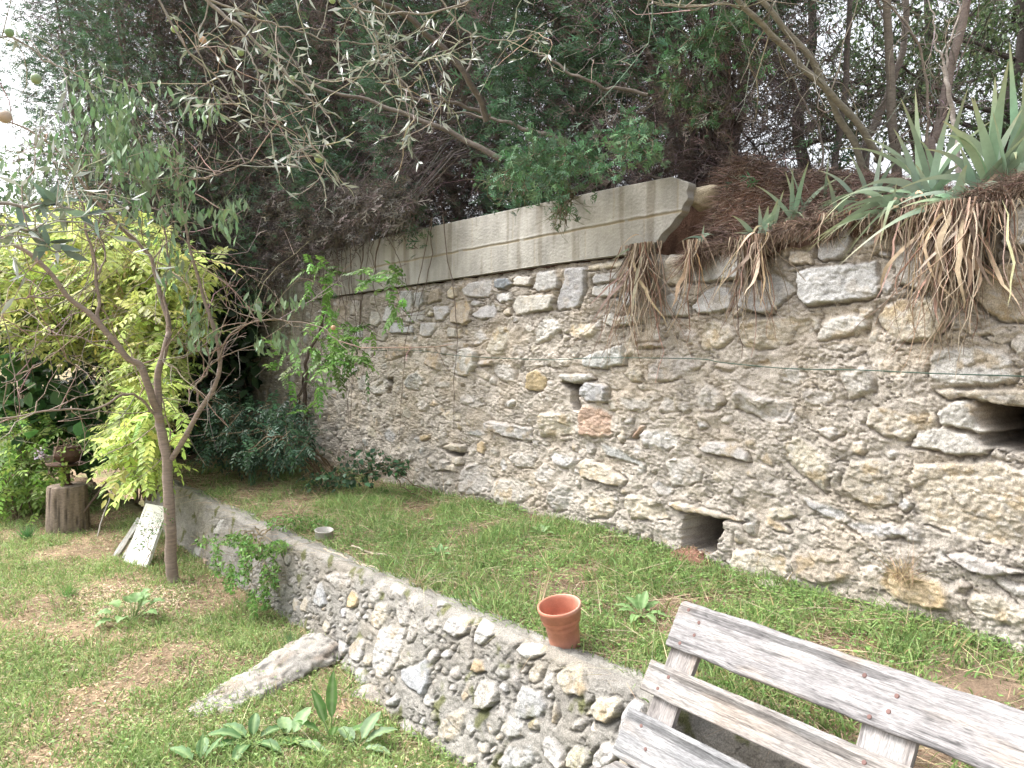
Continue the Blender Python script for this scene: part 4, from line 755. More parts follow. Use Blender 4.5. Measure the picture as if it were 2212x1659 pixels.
iris(1945, 458, .0, [(-62,.34,.8,.028),(-45,.30,.8,.026),(-30,.36,1.2,.03),(-75,.26,.6,.026),(10,.15,.3,.02),(-20,.4,2.0,.03),(-38,.42,1.9,.032)], 8, 'iris sending arched pale leaves to the left at the middle of the row', 30, .25, .07, 4)
iris(1995, 430, -.08, [(-40,.42,1.3,.034),(-20,.34,1.2,.04),(-55,.36,.5,.022),(5,.42,.25,.028),(18,.4,.4,.028),(-8,.38,.3,.026),(35,.38,.9,.03),(-65,.44,1.5,.034),(-30,.46,2.0,.036),(48,.34,1.6,.034)], 9, 'large iris clump with a broad leaf bent over to the right', 40, .32, .09, 4)
iris(2015, 415, -.3, [(-22,.44,.4,.024),(-10,.46,.2,.026),(2,.5,.2,.026),(12,.46,.2,.026),(-35,.5,.5,.02),(28,.4,.3,.024)], 10, 'tall iris clump in the back row with yellow tipped leaves', 0, dry=5)
iris(2097, 448, .02, [(-20,.24,1.2,.032),(-50,.34,.6,.03),(5,.24,.4,.032),(20,.3,.8,.03),(-60,.44,1.5,.034),(-35,.42,2.1,.036),(30,.36,1.8,.034),(-10,.34,1.8,.034)], 11, 'iris with leaves curling over the densest hanging roots', 170, .72, .07, 5)
iris(2142, 412, -.08, [(-12,.4,.2,.036),(-2,.46,.15,.038),(8,.48,.15,.04),(20,.5,.2,.038),(32,.5,.3,.038),(46,.46,.5,.034),(-28,.42,.4,.034),(-45,.36,.7,.03),(14,.42,.1,.036),(-4,.36,.1,.036),(26,.44,.1,.036),(-20,.46,.6,.034),(38,.46,.3,.034)], 12, 'biggest iris fan, broad grey green leaves at the right edge', 14, .3, .05, 3)
iris(2200, 395, -.15, [(-10,.42,.2,.034),(2,.5,.2,.034),(12,.46,.2,.034),(-20,.4,.4,.03),(25,.4,.4,.03),(-6,.52,.1,.03)], 13, 'iris half cut by the right edge with an orange dying leaf', 0, dry=4)
iris(1880, 440, -.25, [(-30,.3,.4,.02),(-12,.3,.3,.02),(6,.32,.2,.02),(20,.3,.4,.02),(-50,.3,.7,.018)], 14, 'thin iris clump at the foot of the crossing trunks', 0)
iris(2040, 440, .05, [(-35,.16,.9,.02)], 15, 'nearly leafless iris rhizome among the hanging roots', 110, .62, .06, 4)
# stone lying on the bank
def rock(name, c, r, label, col, seed, cat='rock', flat=.6, group=None):
    rg = np.random.default_rng(seed); nu, nv = 40, 26; u, v_ = np.meshgrid(np.linspace(0, 2*np.pi, nu, endpoint=False), np.linspace(0.02, np.pi-.02, nv), indexing='ij')
    d = np.stack([np.cos(u)*np.sin(v_), np.sin(u)*np.sin(v_), np.cos(v_)], -1); s = np.ones(u.shape)*1.25
    for k in range(14):
        n_ = nrm(rg.normal(size=3)); s = np.minimum(s, (.72+.28*rg.random())/np.maximum(d@n_, .12))
    s = s*(1+.06*n3(d.reshape(-1, 3), 7, seed).reshape(u.shape)); P = d*s[..., None]*np.array(r); i = np.arange(nu*nv).reshape(nu, nv); i2 = np.roll(i, -1, 0)
    F = np.stack([i[:, :-1], i2[:, :-1], i2[:, 1:], i[:, 1:]], -1).reshape(-1, 4)
    cl = np.array(col)*(1+.18*n3(P.reshape(-1, 3)*20, 1, seed+1))[:, None]
    return tag(mesh(name, P.reshape(-1, 3)+c, F, M_STONE, None, cl, True), label, cat, group)
t, z = onwall(1530, 432, -.15); rock('rock', wallpt(t, -.12, z), (.10, .08, .075), 'tan angular stone resting in needles beside the block wall end', (.38, .33, .25), 5)

# ------------------------------------------------------------------ wire
g = Geo(); wp = [(800,757),(900,757),(1000,769),(1180,777),(1290,773),(1500,775),(1560,783),(1700,796),(1850,799),(2000,806),(2212,813),(2400,822)]
P = [wallpt(*(lambda q: (q[0], .075, q[1]))(onwall(a, b, .075))) for a, b in wp]
tube1(g, P, .0028, .0028, (.03, .07, .05), 6, 90, 0)
tag(g.build('wire', M_WIRE), 'thin dark green wire strung level across the tall stone wall', 'wire')
# ------------------------------------------------------------------ fruit tree at the left
TY = 5.75
BK = (.27, .215, .18)
lp = [
 ([(376,1275),(374,1235),(368,1130),(358,1010),(350,930),(342,885)], .056, .040, 0, 0),
 ([(342,890),(325,850),(300,790),(270,765),(215,700),(150,640),(90,570),(20,520),(-60,470)], .036, .012, 0, -.5),
 ([(342,885),(342,800),(360,735),(365,700),(345,625),(328,565),(290,520),(240,470)], .034, .012, 0, .2),
 ([(370,992),(400,950),(430,890),(462,830),(472,770),(455,690),(432,600),(408,520),(385,400),(380,300)], .026, .008, 0, -.2),
 ([(470,780),(500,722),(560,697),(620,690),(690,705),(730,735),(752,765)], .008, .004, -.1, -.4),
 ([(215,700),(212,655),(205,600),(196,520),(180,450),(150,380)], .017, .007, -.2, -.2),
 ([(365,705),(355,640),(368,570),(350,470),(330,380),(300,280)], .012, .005, .05, .2),
 ([(345,905),(300,860),(262,855),(200,880),(100,890),(-30,915)], .013, .006, 0, -.8),
 ([(290,520),(250,480),(180,400),(130,330),(60,280),(-40,250)], .016, .006, .1, -.3),
 ([(205,600),(225,560),(215,480),(240,400),(250,300)], .009, .004, -.2, 0),
 ([(430,890),(425,840),(445,800),(450,740)], .010, .006, -.05, -.1),
 ([(150,640),(90,640),(30,650),(-40,680)], .009, .004, -.3, -.6),
 ([(370,1000),(365,950),(350,860),(300,800),(250,700)], .008, .004, .1, .3),
 ([(330,560),(380,500),(420,430),(430,360),(470,300)], .008, .003, .1, .2),
 ([(385,400),(450,380),(520,360),(600,330)], .005, .003, -.2, -.3),
 ([(120,760),(60,800),(0,830)], .005, .003, -.3, -.5), ([(270,765),(200,740),(100,720),(0,700)], .007, .003, -.1, -.5)]
paths = [([atY(a, b, TY+d0+(d1-d0)*i/(len(p)-1)) for i, (a, b) in enumerate(p)], r0*.84, r1*.8) for p, r0, r1, d0, d1 in lp]
fb = atY(376, 1270, TY)
root, tw, t2 = polytree('fruit_tree', 'slim fruit tree with ringed bark and forked limbs growing beside the low wall', 'tree', paths, fb, BK, M_BARKR, None, 150, .6, 401, twr=.0045, wob=.01, knob=.04)
rg = np.random.default_rng(402)
def drooping(g, centres, Y, c, rg, L=.075, wr=.30, sprd=.2, nper=1., hang=1.):
    for px, py, sx, sy, n in centres:
        n = int(n*nper); X = rg.normal(size=n)*sx*.6+px; Yp = rg.normal(size=n)*sy*.6+py
        P = np.array([atY(a, b, Y+rg.normal()*sprd) for a, b in zip(X, Yp)]); D = rg.normal(size=(n, 3))*.4; D[:, 2] = -hang
        ll_ = L*(.7+.5*rg.random(n)); leaves(g, P, D, rg.normal(size=(n, 3))+np.array([0, -.8, .3]), ll_, ll_*wr, jitcol(rg, n, c, .18, .07), OV)
        st_ = P+np.array([0, 0, .05])+rg.normal(size=(n, 3))*.02; tubes(g, np.stack([st_, P], 1), .0014, np.array(c)*.8, 3)
g = Geo()
cen = [(190,250,60,60,60),(240,320,50,50,70),(300,200,60,40,30),(270,230,30,30,25),(300,370,60,60,70),(330,350,40,40,40),(250,280,25,40,40),(420,240,30,30,18),(460,225,15,25,10),(395,460,40,30,22),(400,400,30,40,20),(480,480,25,30,26),(500,450,20,20,12),(560,650,30,20,12),(600,730,25,15,14),(620,650,30,15,10),(640,740,15,15,8),(410,700,20,40,20),(330,450,60,60,40),(370,560,30,60,24),(120,300,60,60,40),(60,400,60,50,30),(420,660,15,30,12),(450,720,20,40,16),(560,740,10,20,8),(350,330,80,60,40),(520,430,15,8,5),(180,180,60,50,26)]
drooping(g, cen, TY-.25, (.19, .29, .15), rg, L=.085, wr=.32, nper=1.5); g.build('foliage', M_GREYLEAF, root)

# ------------------------------------------------------------------ olive like tree hanging in from the left and above
OB = (.25, .225, .19)
ot = np.array([-3.9, 1.6, 0.])
root = thing('olive_tree', 'grey leaved tree whose fruiting branches hang into the top of the view', 'tree', ot)
g = Geo(); tube1(g, [ot, ot+[.1, .05, 1.2], ot+[.4, .3, 2.4], ot+[.9, .7, 3.4]], .13, .07, OB, 12, 30, .03, 3, .03); g.build('trunk', M_BARK, root, True)
src = np.array([-3.0, 2.3, 3.4]); g = Geo(); ends = []
ob = [([(380,-120),(451,0),(521,69),(635,174),(690,225),(735,262)], 2.9, 2.9, .012, .003), ([(451,0),(560,40),(660,75),(760,90)], 2.8, 2.9, .006, .002), ([(600,-60),(720,-10),(800,20),(930,25),(1100,-10)], 2.9, 3.2, .008, .004),
 ([(521,69),(560,160),(570,220),(585,290)], 2.8, 2.7, .005, .002), ([(635,174),(700,180),(770,165),(840,120)], 2.9, 3.0, .004, .002), ([(690,225),(720,290),(700,340),(740,415)], 2.85, 2.7, .004, .0015), ([(300,-100),(380,60),(460,170),(520,230),(600,260)], 2.7, 2.8, .007, .002),
 ([(451,0),(430,90),(440,160),(480,200)], 2.8, 2.8, .004, .002), ([(760,90),(860,110),(920,130),(1000,90)], 3.0, 3.2, .004, .002), ([(840,120),(880,200),(910,300)], 3., 3., .003, .001), ([(-200,300),(-60,420),(60,440),(150,450),(210,470)], 1.9, 1.9, .009, .002), ([(-200,450),(-50,480),(60,500),(130,540)], 1.8, 1.8, .007, .002),
 ([(760,-40),(790,60),(860,160),(915,250),(990,180)], 3.2, 3.2, .005, .002), ([(-150,60),(0,80),(100,130),(200,160)], 2.6, 2.6, .007, .002), ([(900,-60),(960,10),(1010,70),(1080,90),(1190,60)], 3.4, 3.5, .006, .002), ([(640,100),(600,190),(560,240),(620,300),(650,330)], 2.9, 2.8, .003, .001)]
for j, (p, a, b, r0, r1) in enumerate(ob):
    P = tube1(g, px3(p, a, b), r0*.72, r1*.8, OB, 6, 34, .008, 500+j)
    if p[0][1] < -10 or p[0][0] < -10:
        top = P[0]; tube1(g, [src, (src+top)/2+np.array([0, 0, .35]), top],   .03, r0*.72, OB, 8, 20, .02, 600+j)
    ends.append(P[10:] if j not in (10, 11) else P[14:])
B = np.concatenate(ends); rg = np.random.default_rng(501)
tw = twigs(rg, B, 190, .22, 1, -.05, 5, jit=.3, droop=.06); tubes(g, tw, np.linspace(.002, .0008, 6)[None], jitcol(rg, len(tw), (.34,.32,.25), .15), 4)
g.build('branch', M_BARK, root)
g = Geo(); tips = tw[:, 5]; sel = tips[rg.random(len(tips)) < .8]; D0 = nrm(tw[:, 5]-tw[:, 3])
for rep in range(5):
    i = rg.integers(0, len(tw), 130); f = rg.integers(2, 6, 130); P = tw[i, f]; D = nrm(tw[i, f]-tw[i, f-1])+rg.normal(size=P.shape)*.55
    L = rg.uniform(.035, .065, 130); side = rg.random(130)[:, None]
    leaves(g, P, D, rg.normal(size=P.shape), L, L*.2, (np.array([.20, .24, .16])*side+np.array([.50, .53, .50])*(1-side))*(1+.1*rg.normal(size=(130, 1))))
P = B[-1:]; near = np.concatenate(ends[10:12]); i = rg.integers(0, len(near), 60); P = near[i]; D = rg.normal(size=P.shape)*.8+np.array([.3, 0, 0]); L = rg.uniform(.05, .075, 60)
leaves(g, P, D, rg.normal(size=P.shape)+np.array([0, -1, .5]), L, L*.24, jitcol(rg, 60, (.15, .21, .16), .2, .05), OV)
g.build('foliage', M_GREYLEAF, root)
def ball(name, c, r, col, parent, m, sx=1., sz=1.):
    nu, nv = 18, 12; u, v_ = np.meshgrid(np.linspace(0, 2*np.pi, nu, endpoint=False), np.linspace(.01, np.pi-.01, nv), indexing='ij')
    k = 1-.10*np.exp(-(v_/.35)**2); P = np.stack([np.cos(u)*np.sin(v_)*sx, np.sin(u)*np.sin(v_)*sx, np.cos(v_)*sz*k], -1)*r+c; i = np.arange(nu*nv).reshape(nu, nv); i2 = np.roll(i, -1, 0)
    return mesh(name, P.reshape(-1, 3), np.stack([i[:, :-1], i2[:, :-1], i2[:, 1:], i[:, 1:]], -1).reshape(-1, 4), m, parent, col, True)
for j, (px, py, Y, r, c) in enumerate([(689,342,2.75,.016,(.28,.36,.16)),(377,63,2.8,.013,(.30,.40,.18)),(438,86,2.9,.013,(.50,.33,.20)),(520,113,2.9,.013,(.28,.36,.16)),(630,170,2.9,.012,(.27,.33,.15)),(10,252,2.4,.020,(.45,.36,.28)),(102,422,1.95,.015,(.28,.40,.22)),(718,1,2.9,.012,(.30,.40,.18)),(78,170,2.4,.016,(.25,.33,.18)),(20,70,2.5,.014,(.2,.3,.15)),(720,708,5.3,.018,(.48,.30,.18))]):
    ball('fruit', atY(px, py, Y), r, c, root if j != 10 else [o for o in bpy.data.objects if o.name.startswith('fruit_tree')][0], M_FRUIT)

# ------------------------------------------------------------------ pinnate leaved shrubs and climbers
def pinnate(g, rg, P, D, L, col, pairs=5, lw_=.42, ll_=.30):
    n = len(P); D = nrm(D); S = nrm(np.cross(D, np.array([0, 0, 1.])+rg.normal(size=(n, 3))*.3)); N = np.cross(S, D)
    dz = np.array([0, 0, -1.])
    for j in range(pairs+1):
        f = (j+1)/(pairs+1); c = P+D*(L*f)[:, None]+dz*(L*.28*f*f)[:, None]
        if j == pairs: leaves(g, c, D+dz*.5, N, L*ll_, L*ll_*lw_, col, OV); continue
        for sg in (-1, 1):
            dd = S*sg+D*.55+dz*(.25+.5*rg.random((n, 1)))+rg.normal(size=(n, 3))*.12
            leaves(g, c, dd, N+rg.normal(size=(n, 3))*.15, L*ll_*(1.05-.2*f), L*ll_*lw_, col*(1+.1*rg.normal(size=(n, 1))), OV)
    tubes(g, np.stack([P, P+D*(L*.5)[:, None]+dz*(L*.07)[:, None], P+D*L[:, None]+dz*(L*.28)[:, None]], 1), .0012, np.asarray(col)*.8, 3)
def bush(name, label, cat, base, spots, rg, col, m, L=(.18, .3), pairs=5, group=None, stems=10, stemc=(.16,.12,.08), ll_=.3, lw_=.42, dirb=(0, -.5, -.2), single=False, spread=.4):
    """spots: (px,py,rx,ry,Y,n)"""
    root = thing(name, label, cat, base, group); g = Geo(); P = []
    for px, py, rx, ry, Y, n in spots:
        a = rg.random(n)*6.28; r = np.sqrt(rg.random(n)); X = px+np.cos(a)*r*rx; Yy = py+np.sin(a)*r*ry
        P.append(np.array([atY(x, y, Y+rg.normal()*spread) for x, y in zip(X, Yy)]))
    P = np.concatenate(P); n = len(P); D = rg.normal(size=(n, 3))*.6+np.array(dirb); l = rg.uniform(*L, n)
    c = jitcol(rg, n, col, .3, .08)
    if single: leaves(g, P, D, rg.normal(size=(n, 3))+np.array([0, -.5, .9]), l, l*lw_, c, OV)
    else: pinnate(g, rg, P, D, l, c, pairs, lw_, ll_)
    g.build('foliage', m, root); g = Geo(); b = np.array(base)
    for k in range(stems):
        e = P[rg.integers(n)]; s0 = b+np.array([rg.normal()*.06, rg.normal()*.06, 0]); tube1(g, [s0, (s0+e)/2+np.array([0, 0, .18*np.linalg.norm(e-s0)]), e], min(.010, L[1]*.1), min(.003, L[1]*.04), stemc, 5, 20, .02, int(rg.integers(9999)))
    i = rg.integers(0, n, min(n, 400)); st_ = P[i]; off = rg.normal(size=st_.shape)*.1; off = off*min(1, L[1]/.1); tubes(g, np.stack([st_+off, st_+off*.4, st_], 1), min(.002, L[1]*.028), stemc, 3)
    g.build('stem', M_BARK, root); return root
rg = np.random.default_rng(600)
YG = (.50, .57, .20)
bush('yellow_shrub', 'bright yellow green leafy shrub mass behind the fruit tree fork', 'shrub', atZ(300, 1085, .1), [(300,600,130,120,8.2,360),(150,560,200,100,8.6,520),(40,620,90,60,8.8,160),(320,760,90,110,8.0,300),(140,670,150,80,8.5,320),(420,620,60,100,8.2,120)], rg, YG, M_LEAFB, (.22, .34), 5, 'yellow green leafy shrubs at the left')
bush('yellow_shrub', 'yellow green arching sprays hanging low between stump and trunk', 'shrub', atZ(330, 1080, .3), [(295,960,60,80,7.0,110),(290,890,50,50,7.1,50),(350,860,50,60,6.9,60),(330,980,40,50,6.8,36)], rg, (.46, .57, .17), M_LEAFB, (.2, .3), 6, 'yellow green leafy shrubs at the left', 8)
bush('yellow_shrub', 'low light green shrub filling the ground behind the stump', 'shrub', atZ(40, 1125, .0), [(50,1040,110,70,8.4,260),(90,960,90,60,8.7,140),(20,1000,90,110,8.6,200)], rg, (.26, .40, .10), M_LEAFB, (.18, .26), 4, 'yellow green leafy shrubs at the left', 8)
bush('yellow_shrub', 'sunny leaves showing through the dead branches high behind the tree', 'shrub', np.array([-5.0, 13., 0]), [(620,380,120,90,12.5,330),(430,420,90,90,12.0,200),(560,300,90,60,12.5,120)], rg, YG, M_LEAFB, (.3, .45), 5, 'yellow green leafy shrubs at the left', 8)
bush('green_shrub', 'green mass of leaves at the far left edge', 'shrub', atZ(20, 1080, .0)+np.array([-.6, 1.2, 0]), [(30,760,90,120,9.0,420),(20,920,120,60,9.2,330),(150,900,110,70,9.4,300),(60,680,110,60,9.3,250),(250,900,100,80,9.2,260),(190,960,90,50,8.9,360)], rg, (.07, .15, .05), M_LEAF, (.10, .2), 4, None, 10, single=True, lw_=.8)
bush('green_shrub', 'loose pale foliage against the white sky at the upper left', 'shrub', np.array([-7.8, 11., 0]), [(60,380,140,80,10.0,260),(210,130,90,110,10.5,260),(250,300,120,150,10.5,420),(40,480,160,70,9.8,500),(330,60,150,70,10.5,300)], rg, (.17, .26, .13), M_LEAF, (.07, .12), 4, None, 12, single=True, lw_=.4)
bush('climbing_vine', 'green climbing vine with feathery leaves on the far part of the tall wall', 'climber', wallpt(5.1, .06, .55), [(700,720,50,50,6.6,30),(745,780,60,35,6.3,34),(690,600,35,45,7.0,26),(820,600,60,26,6.3,18),(640,790,60,40,6.9,16),(765,720,50,30,6.5,14),(855,650,20,40,6.1,8),(680,850,15,50,6.7,8)], rg, (.15, .29, .07), M_LEAF, (.12, .22), 6, None, 0, (.11,.085,.07), spread=.12)
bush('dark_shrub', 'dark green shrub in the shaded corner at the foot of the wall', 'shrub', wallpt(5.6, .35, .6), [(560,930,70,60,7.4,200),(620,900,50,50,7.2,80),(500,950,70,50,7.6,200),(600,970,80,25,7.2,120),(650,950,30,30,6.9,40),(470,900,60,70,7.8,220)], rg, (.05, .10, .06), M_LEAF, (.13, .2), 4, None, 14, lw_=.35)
bush('ivy', 'small dark ivy plants climbing at the foot of the wall left of the bare stones', 'ivy', wallpt(4.2, .15, .6), [(790,1000,60,30,6.4,120),(860,1010,25,18,6.1,70),(760,1030,70,20,6.4,110),(700,1040,60,20,6.6,90)], rg, (.05, .115, .055), M_LEAF, (.035, .06), 4, None, 2, single=True, lw_=.75, spread=.08)
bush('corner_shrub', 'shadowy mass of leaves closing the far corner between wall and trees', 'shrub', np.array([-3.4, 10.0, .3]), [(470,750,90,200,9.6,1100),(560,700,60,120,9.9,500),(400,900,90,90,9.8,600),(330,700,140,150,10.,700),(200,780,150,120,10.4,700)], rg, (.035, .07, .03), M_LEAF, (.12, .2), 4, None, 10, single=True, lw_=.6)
bush('trailing_shrub', 'small leaved green shrub spilling over the low wall', 'shrub', terr_pt(590, 1150)+LN*.1, [(500,1250,16,34,4.95,190),(530,1215,14,48,4.95,260),(560,1190,30,18,5.0,260),(575,1270,12,52,4.9,260),(548,1300,10,30,4.85,130),(600,1180,26,14,5.05,200),(470,1210,12,34,5.1,130),(515,1165,34,14,5.1,240),(595,1235,8,40,4.95,110),(450,1170,30,10,5.3,90),(640,1130,70,18,5.35,330)], rg, (.16, .30, .08), M_LEAF, (.022, .042), 4, None, 9, (.30,.24,.15), single=True, lw_=.35, spread=.07)
bush('trailing_shrub', 'sprig of tiny leaves in front of the leaning white board', 'shrub', atZ(330, 1235, .05), [(330,1130,35,22,5.8,70),(315,1170,25,25,5.8,50),(360,1120,16,26,5.7,30)], rg, (.10, .19, .05), M_LEAF, (.018, .03), 4, None, 2, (.26,.2,.13), single=True, lw_=.35, spread=.05)
# vine stems against the wall
g = Geo(); vine = [o for o in bpy.data.objects if o.name == 'climbing_vine'][0]
for k in range(20):
    t = 3.9+2.6*rg.random(); a = wallpt(t, .07, 2.9); e = wallpt(t+rg.normal()*.4, .06, 2.9-rg.uniform(.3, 1.9)); m_ = (a+e)/2+WD*rg.normal()*.12; tube1(g, [a, m_, e], .004+.006*rg.random()**3, .002, (.15, .12, .10), 5, 24, .009, 700+k)
for k, (a, b) in enumerate([((560,1000),(540,780)),((640,990),(680,800)),((660,985),(720,640))]):
    t, z = onwall(*a); t2_, z2 = onwall(*b); tube1(g, [wallpt(t, .08, z), wallpt((t+t2_)/2+.1, .1, (z+z2)/2), wallpt(t2_, .08, z2)], .03, .012, (.11, .085, .07), 7, 24, .03, 740+k)
g.build('stem', M_BARK, vine)
# ------------------------------------------------------------------ bench
bb = np.array([.661, -.87, 0]); bb /= np.linalg.norm(bb); bn = np.array([bb[1], -bb[0], 0]); al = R(32)
q = np.array([bn[0]*math.sin(al), bn[1]*math.sin(al), -math.cos(al)])      # down the backrest
fr = np.cross(bb, q); fr = fr if fr@bn > 0 else -fr                         # out of the backrest, to the sitter
O = atZ(1480, 1300, .85)
bench = thing('bench', 'weathered grey wooden plank bench with its slatted back against the low wall', 'bench', (O[0], O[1], 0))
def board(name, org, ex, ey, ez, L, Wd, Th, seed, parent, round_=True, m=M_WOOD, cut=0., col=(.26,.25,.24)):
    """a plank: org = a top corner, ex along, ey across, ez thickness; local X along the grain"""
    nx, ny = 170, 44; rg = np.random.default_rng(seed); X, Yy = np.meshgrid(np.linspace(0, 1, nx), np.linspace(0, 1, ny), indexing='ij')
    ed = .004*fbm(X*L*5, Yy*0+seed, 3, seed); xx = X*L; yy = Yy*Wd
    yy = yy+np.where(Yy < .5, ed, -ed)*np.abs(Yy-.5)*2
    if cut: xx = np.where(xx < cut, np.maximum(xx, cut-(yy)*1.2), xx) 
    hgt = .0022*fbm(xx*3, yy*70, 3, seed+3)-.004*np.exp(-(np.minimum(Yy, 1-Yy)/.02)**2)-.003*np.exp(-(np.minimum(xx, L-xx)/.004)**2)
    top = np.stack([xx, yy, Th/2+hgt], -1).reshape(-1, 3); bot = np.stack([xx, yy, -Th/2+0*hgt], -1).reshape(-1, 3)
    V = np.concatenate([top, bot]); n = nx*ny; i = np.arange(n).reshape(nx, ny)
    def st(a): return np.stack([a[:-1], a[1:], a[1:]+n, a[:-1]+n], 1)
    F = [grid_faces(nx, ny), grid_faces(nx, ny)+n, st(i[:, 0]), st(i[:, -1]), st(i[0]), st(i[-1])]
    tone = 1+.16*fbm(xx*1.6, yy*16, 4, seed+9)+.16*fbm(xx*9, yy*80, 3, seed+11); wm = sstep(.1, .6, fbm(xx*2.2, yy*9, 3, seed+13))[..., None]*.5
    C = .95*np.array(col)*tone[..., None]*(1-wm)+np.array([.34, .285, .24])*wm; crk = sstep(.96, 1.0, 1-np.abs(fbm(xx*.9+.3, yy*26, 3, seed+15)))[..., None]*(fbm(xx*1.5, yy*8, 2, seed+19) > .0)[..., None]; C = C*(1-.6*crk)
    wt = sstep(.25, .6, fbm(xx*2.5, yy*11, 3, seed+23))[..., None]*.45; C = C*(1-wt)+np.array([.38, .375, .375])*wt
    for _ in range(int(L*2.2)):
        kx, ky = rg.uniform(.05, L-.05), rg.uniform(.15, .85)*Wd; rr_ = np.hypot((xx-kx)/2.4, yy-ky)/(.006+.005*rg.random()); kn = np.exp(-rr_**2)[..., None]*.6+.18*np.exp(-((rr_-2)/.4)**2)[..., None]; C = C*(1-kn)
    o = mesh(name, V, F, m, None, np.concatenate([C.reshape(-1, 3)]*2), True)
    for p in o.data.polygons: 
        if p.index >= 2*(nx-1)*(ny-1): p.use_smooth = False
    o.parent = parent; M = Matrix((tuple(ex)+(0,), tuple(ey)+(0,), tuple(ez)+(0,), (0, 0, 0, 1))).transposed(); M.translation = Vector(org-np.array(parent.location)); o.matrix_local = M
    return o
def nail(par, lx, ly, lz):
    g = Geo(); th = np.arange(10)*2*np.pi/10; r = .0075; V = [[lx, ly, lz+.0022]]+[[lx+r*.8*math.cos(a), ly+r*.8*math.sin(a), lz+.0018] for a in th]+[[lx+r*math.cos(a), ly+r*math.sin(a), lz-.001] for a in th]
    F3 = [[0, 1+k, 1+(k+1) % 10] for k in range(10)]; F4 = [[1+k, 11+k, 11+(k+1) % 10, 1+(k+1) % 10] for k in range(10)]
    me = bpy.data.meshes.new('nail'); me.from_pydata(V, [], F3+F4); me.materials.append(M_NAIL); o = bpy.data.objects.new('nail', me); link(o, par)
TH = .024
sl_ = []
for s0, wdt, x0, sd in [(0, .170, 0, 1), (.235, .112, -.035, 2), (.415, .17, -.05, 3)]:
    b_ = board('slat', O+bb*x0+q*s0+fr*.012, bb, q, fr, 1.75, wdt, TH, 40+sd, bench, cut=.018 if sd == 1 else 0, col=[(.27,.26,.262), (.27,.25,.235), (.24,.24,.245)][sd-1]); sl_.append(b_)
for lx, ly in [(.045,.028),(.105,.058),(.105,.105),(.060,.148),(.70,.045),(.80,.070),(.79,.118),(.745,.150)]: nail(sl_[0], lx, ly, TH/2)
for lx, ly in [(.10,.035),(.075,.085),(.80,.035),(.84,.08)]: nail(sl_[1], lx, ly, TH/2)
for lx, ly in [(.08,.04),(.13,.10),(.8,.05)]: nail(sl_[2], lx, ly, TH/2)
for x0, wd_ in ((.015, .115), (.72, .15), (1.5, .11)):
    board('post', O+bb*x0+q*.03-fr*.012, q, bb, -fr, 1.02, wd_, TH, 60+int(x0*10), bench, col=(.26,.24,.23))
for k in range(4): board('seat_slat', O+q*.60+bn*(.03+.105*k)+np.array([0, 0, .02]), bb, bn, np.array([0, 0, 1.]), 1.75, .09, TH, 70+k, bench)
for x0 in (.06, 1.5):
    board('leg', O+bb*x0+q*.6+bn*.40+np.array([0, 0, -.0]), np.array([0, 0, -1.]), bb, bn, O[2]+q[2]*.6, .09, .03, 80+int(x0), bench)
    board('rail', O+bb*x0+q*.62+bn*-.02+np.array([0, 0, -.03]), bn, np.array([0, 0, -1.]), bb, .42, .07, .03, 85+int(x0), bench)

# ------------------------------------------------------------------ flower pot
def lathe(prof, c, ax=(0, 0, 1), n=40):
    ax = nrm(np.array(ax, float)); a = nrm(np.cross(ax, [0, 1, .1])); b = np.cross(ax, a); th = np.arange(n)*2*np.pi/n; pr = np.array(prof, float)
    V = np.array(c)+pr[:, None, 1:2]*ax+pr[:, None, 0:1]*(np.cos(th)[None, :, None]*a+np.sin(th)[None, :, None]*b); k = len(pr); i = np.arange(k*n).reshape(k, n); i2 = np.roll(i, -1, 1)
    return V.reshape(-1, 3), np.stack([i[:-1], i2[:-1], i2[1:], i[1:]], -1).reshape(-1, 4)
pb = terr_pt(1222, 1398)
ax = nrm(np.array([-.16, -.17, 1.]))
pr = [(0, .012), (.058, .012), (.062, 0), (.066, .004), (.069, .05), (.075, .125), (.083, .130), (.085, .150), (.0845, .152), (.090, .156), (.0905, .185), (.0955, .190), (.0965, .206), (.0905, .208), (.087, .204), (.083, .19), (.078, .14), (.066, .05), (.062, .035), (0, .035)]
pr = [(r*.98, z*.98) for r, z in pr]
V, F = lathe(pr, pb, ax); rgp = np.random.default_rng(9)
pc = np.array([.46, .19, .125])*(1+.12*n3(V*30, 1, 3))[:, None]; wear = sstep(.2, .8, n3(V*22, 1, 8))[:, None]*.5; wear = np.maximum(wear, sstep(.09, .0, (V-pb)@ax)[:, None]*.3); pc = pc*(1-wear)+np.array([.50, .36, .30])*wear
tag(mesh('flower_pot', V, F, M_TERRA, None, pc, True), 'empty orange terracotta coloured plastic pot tilted at the back edge of the low wall', 'flower pot')

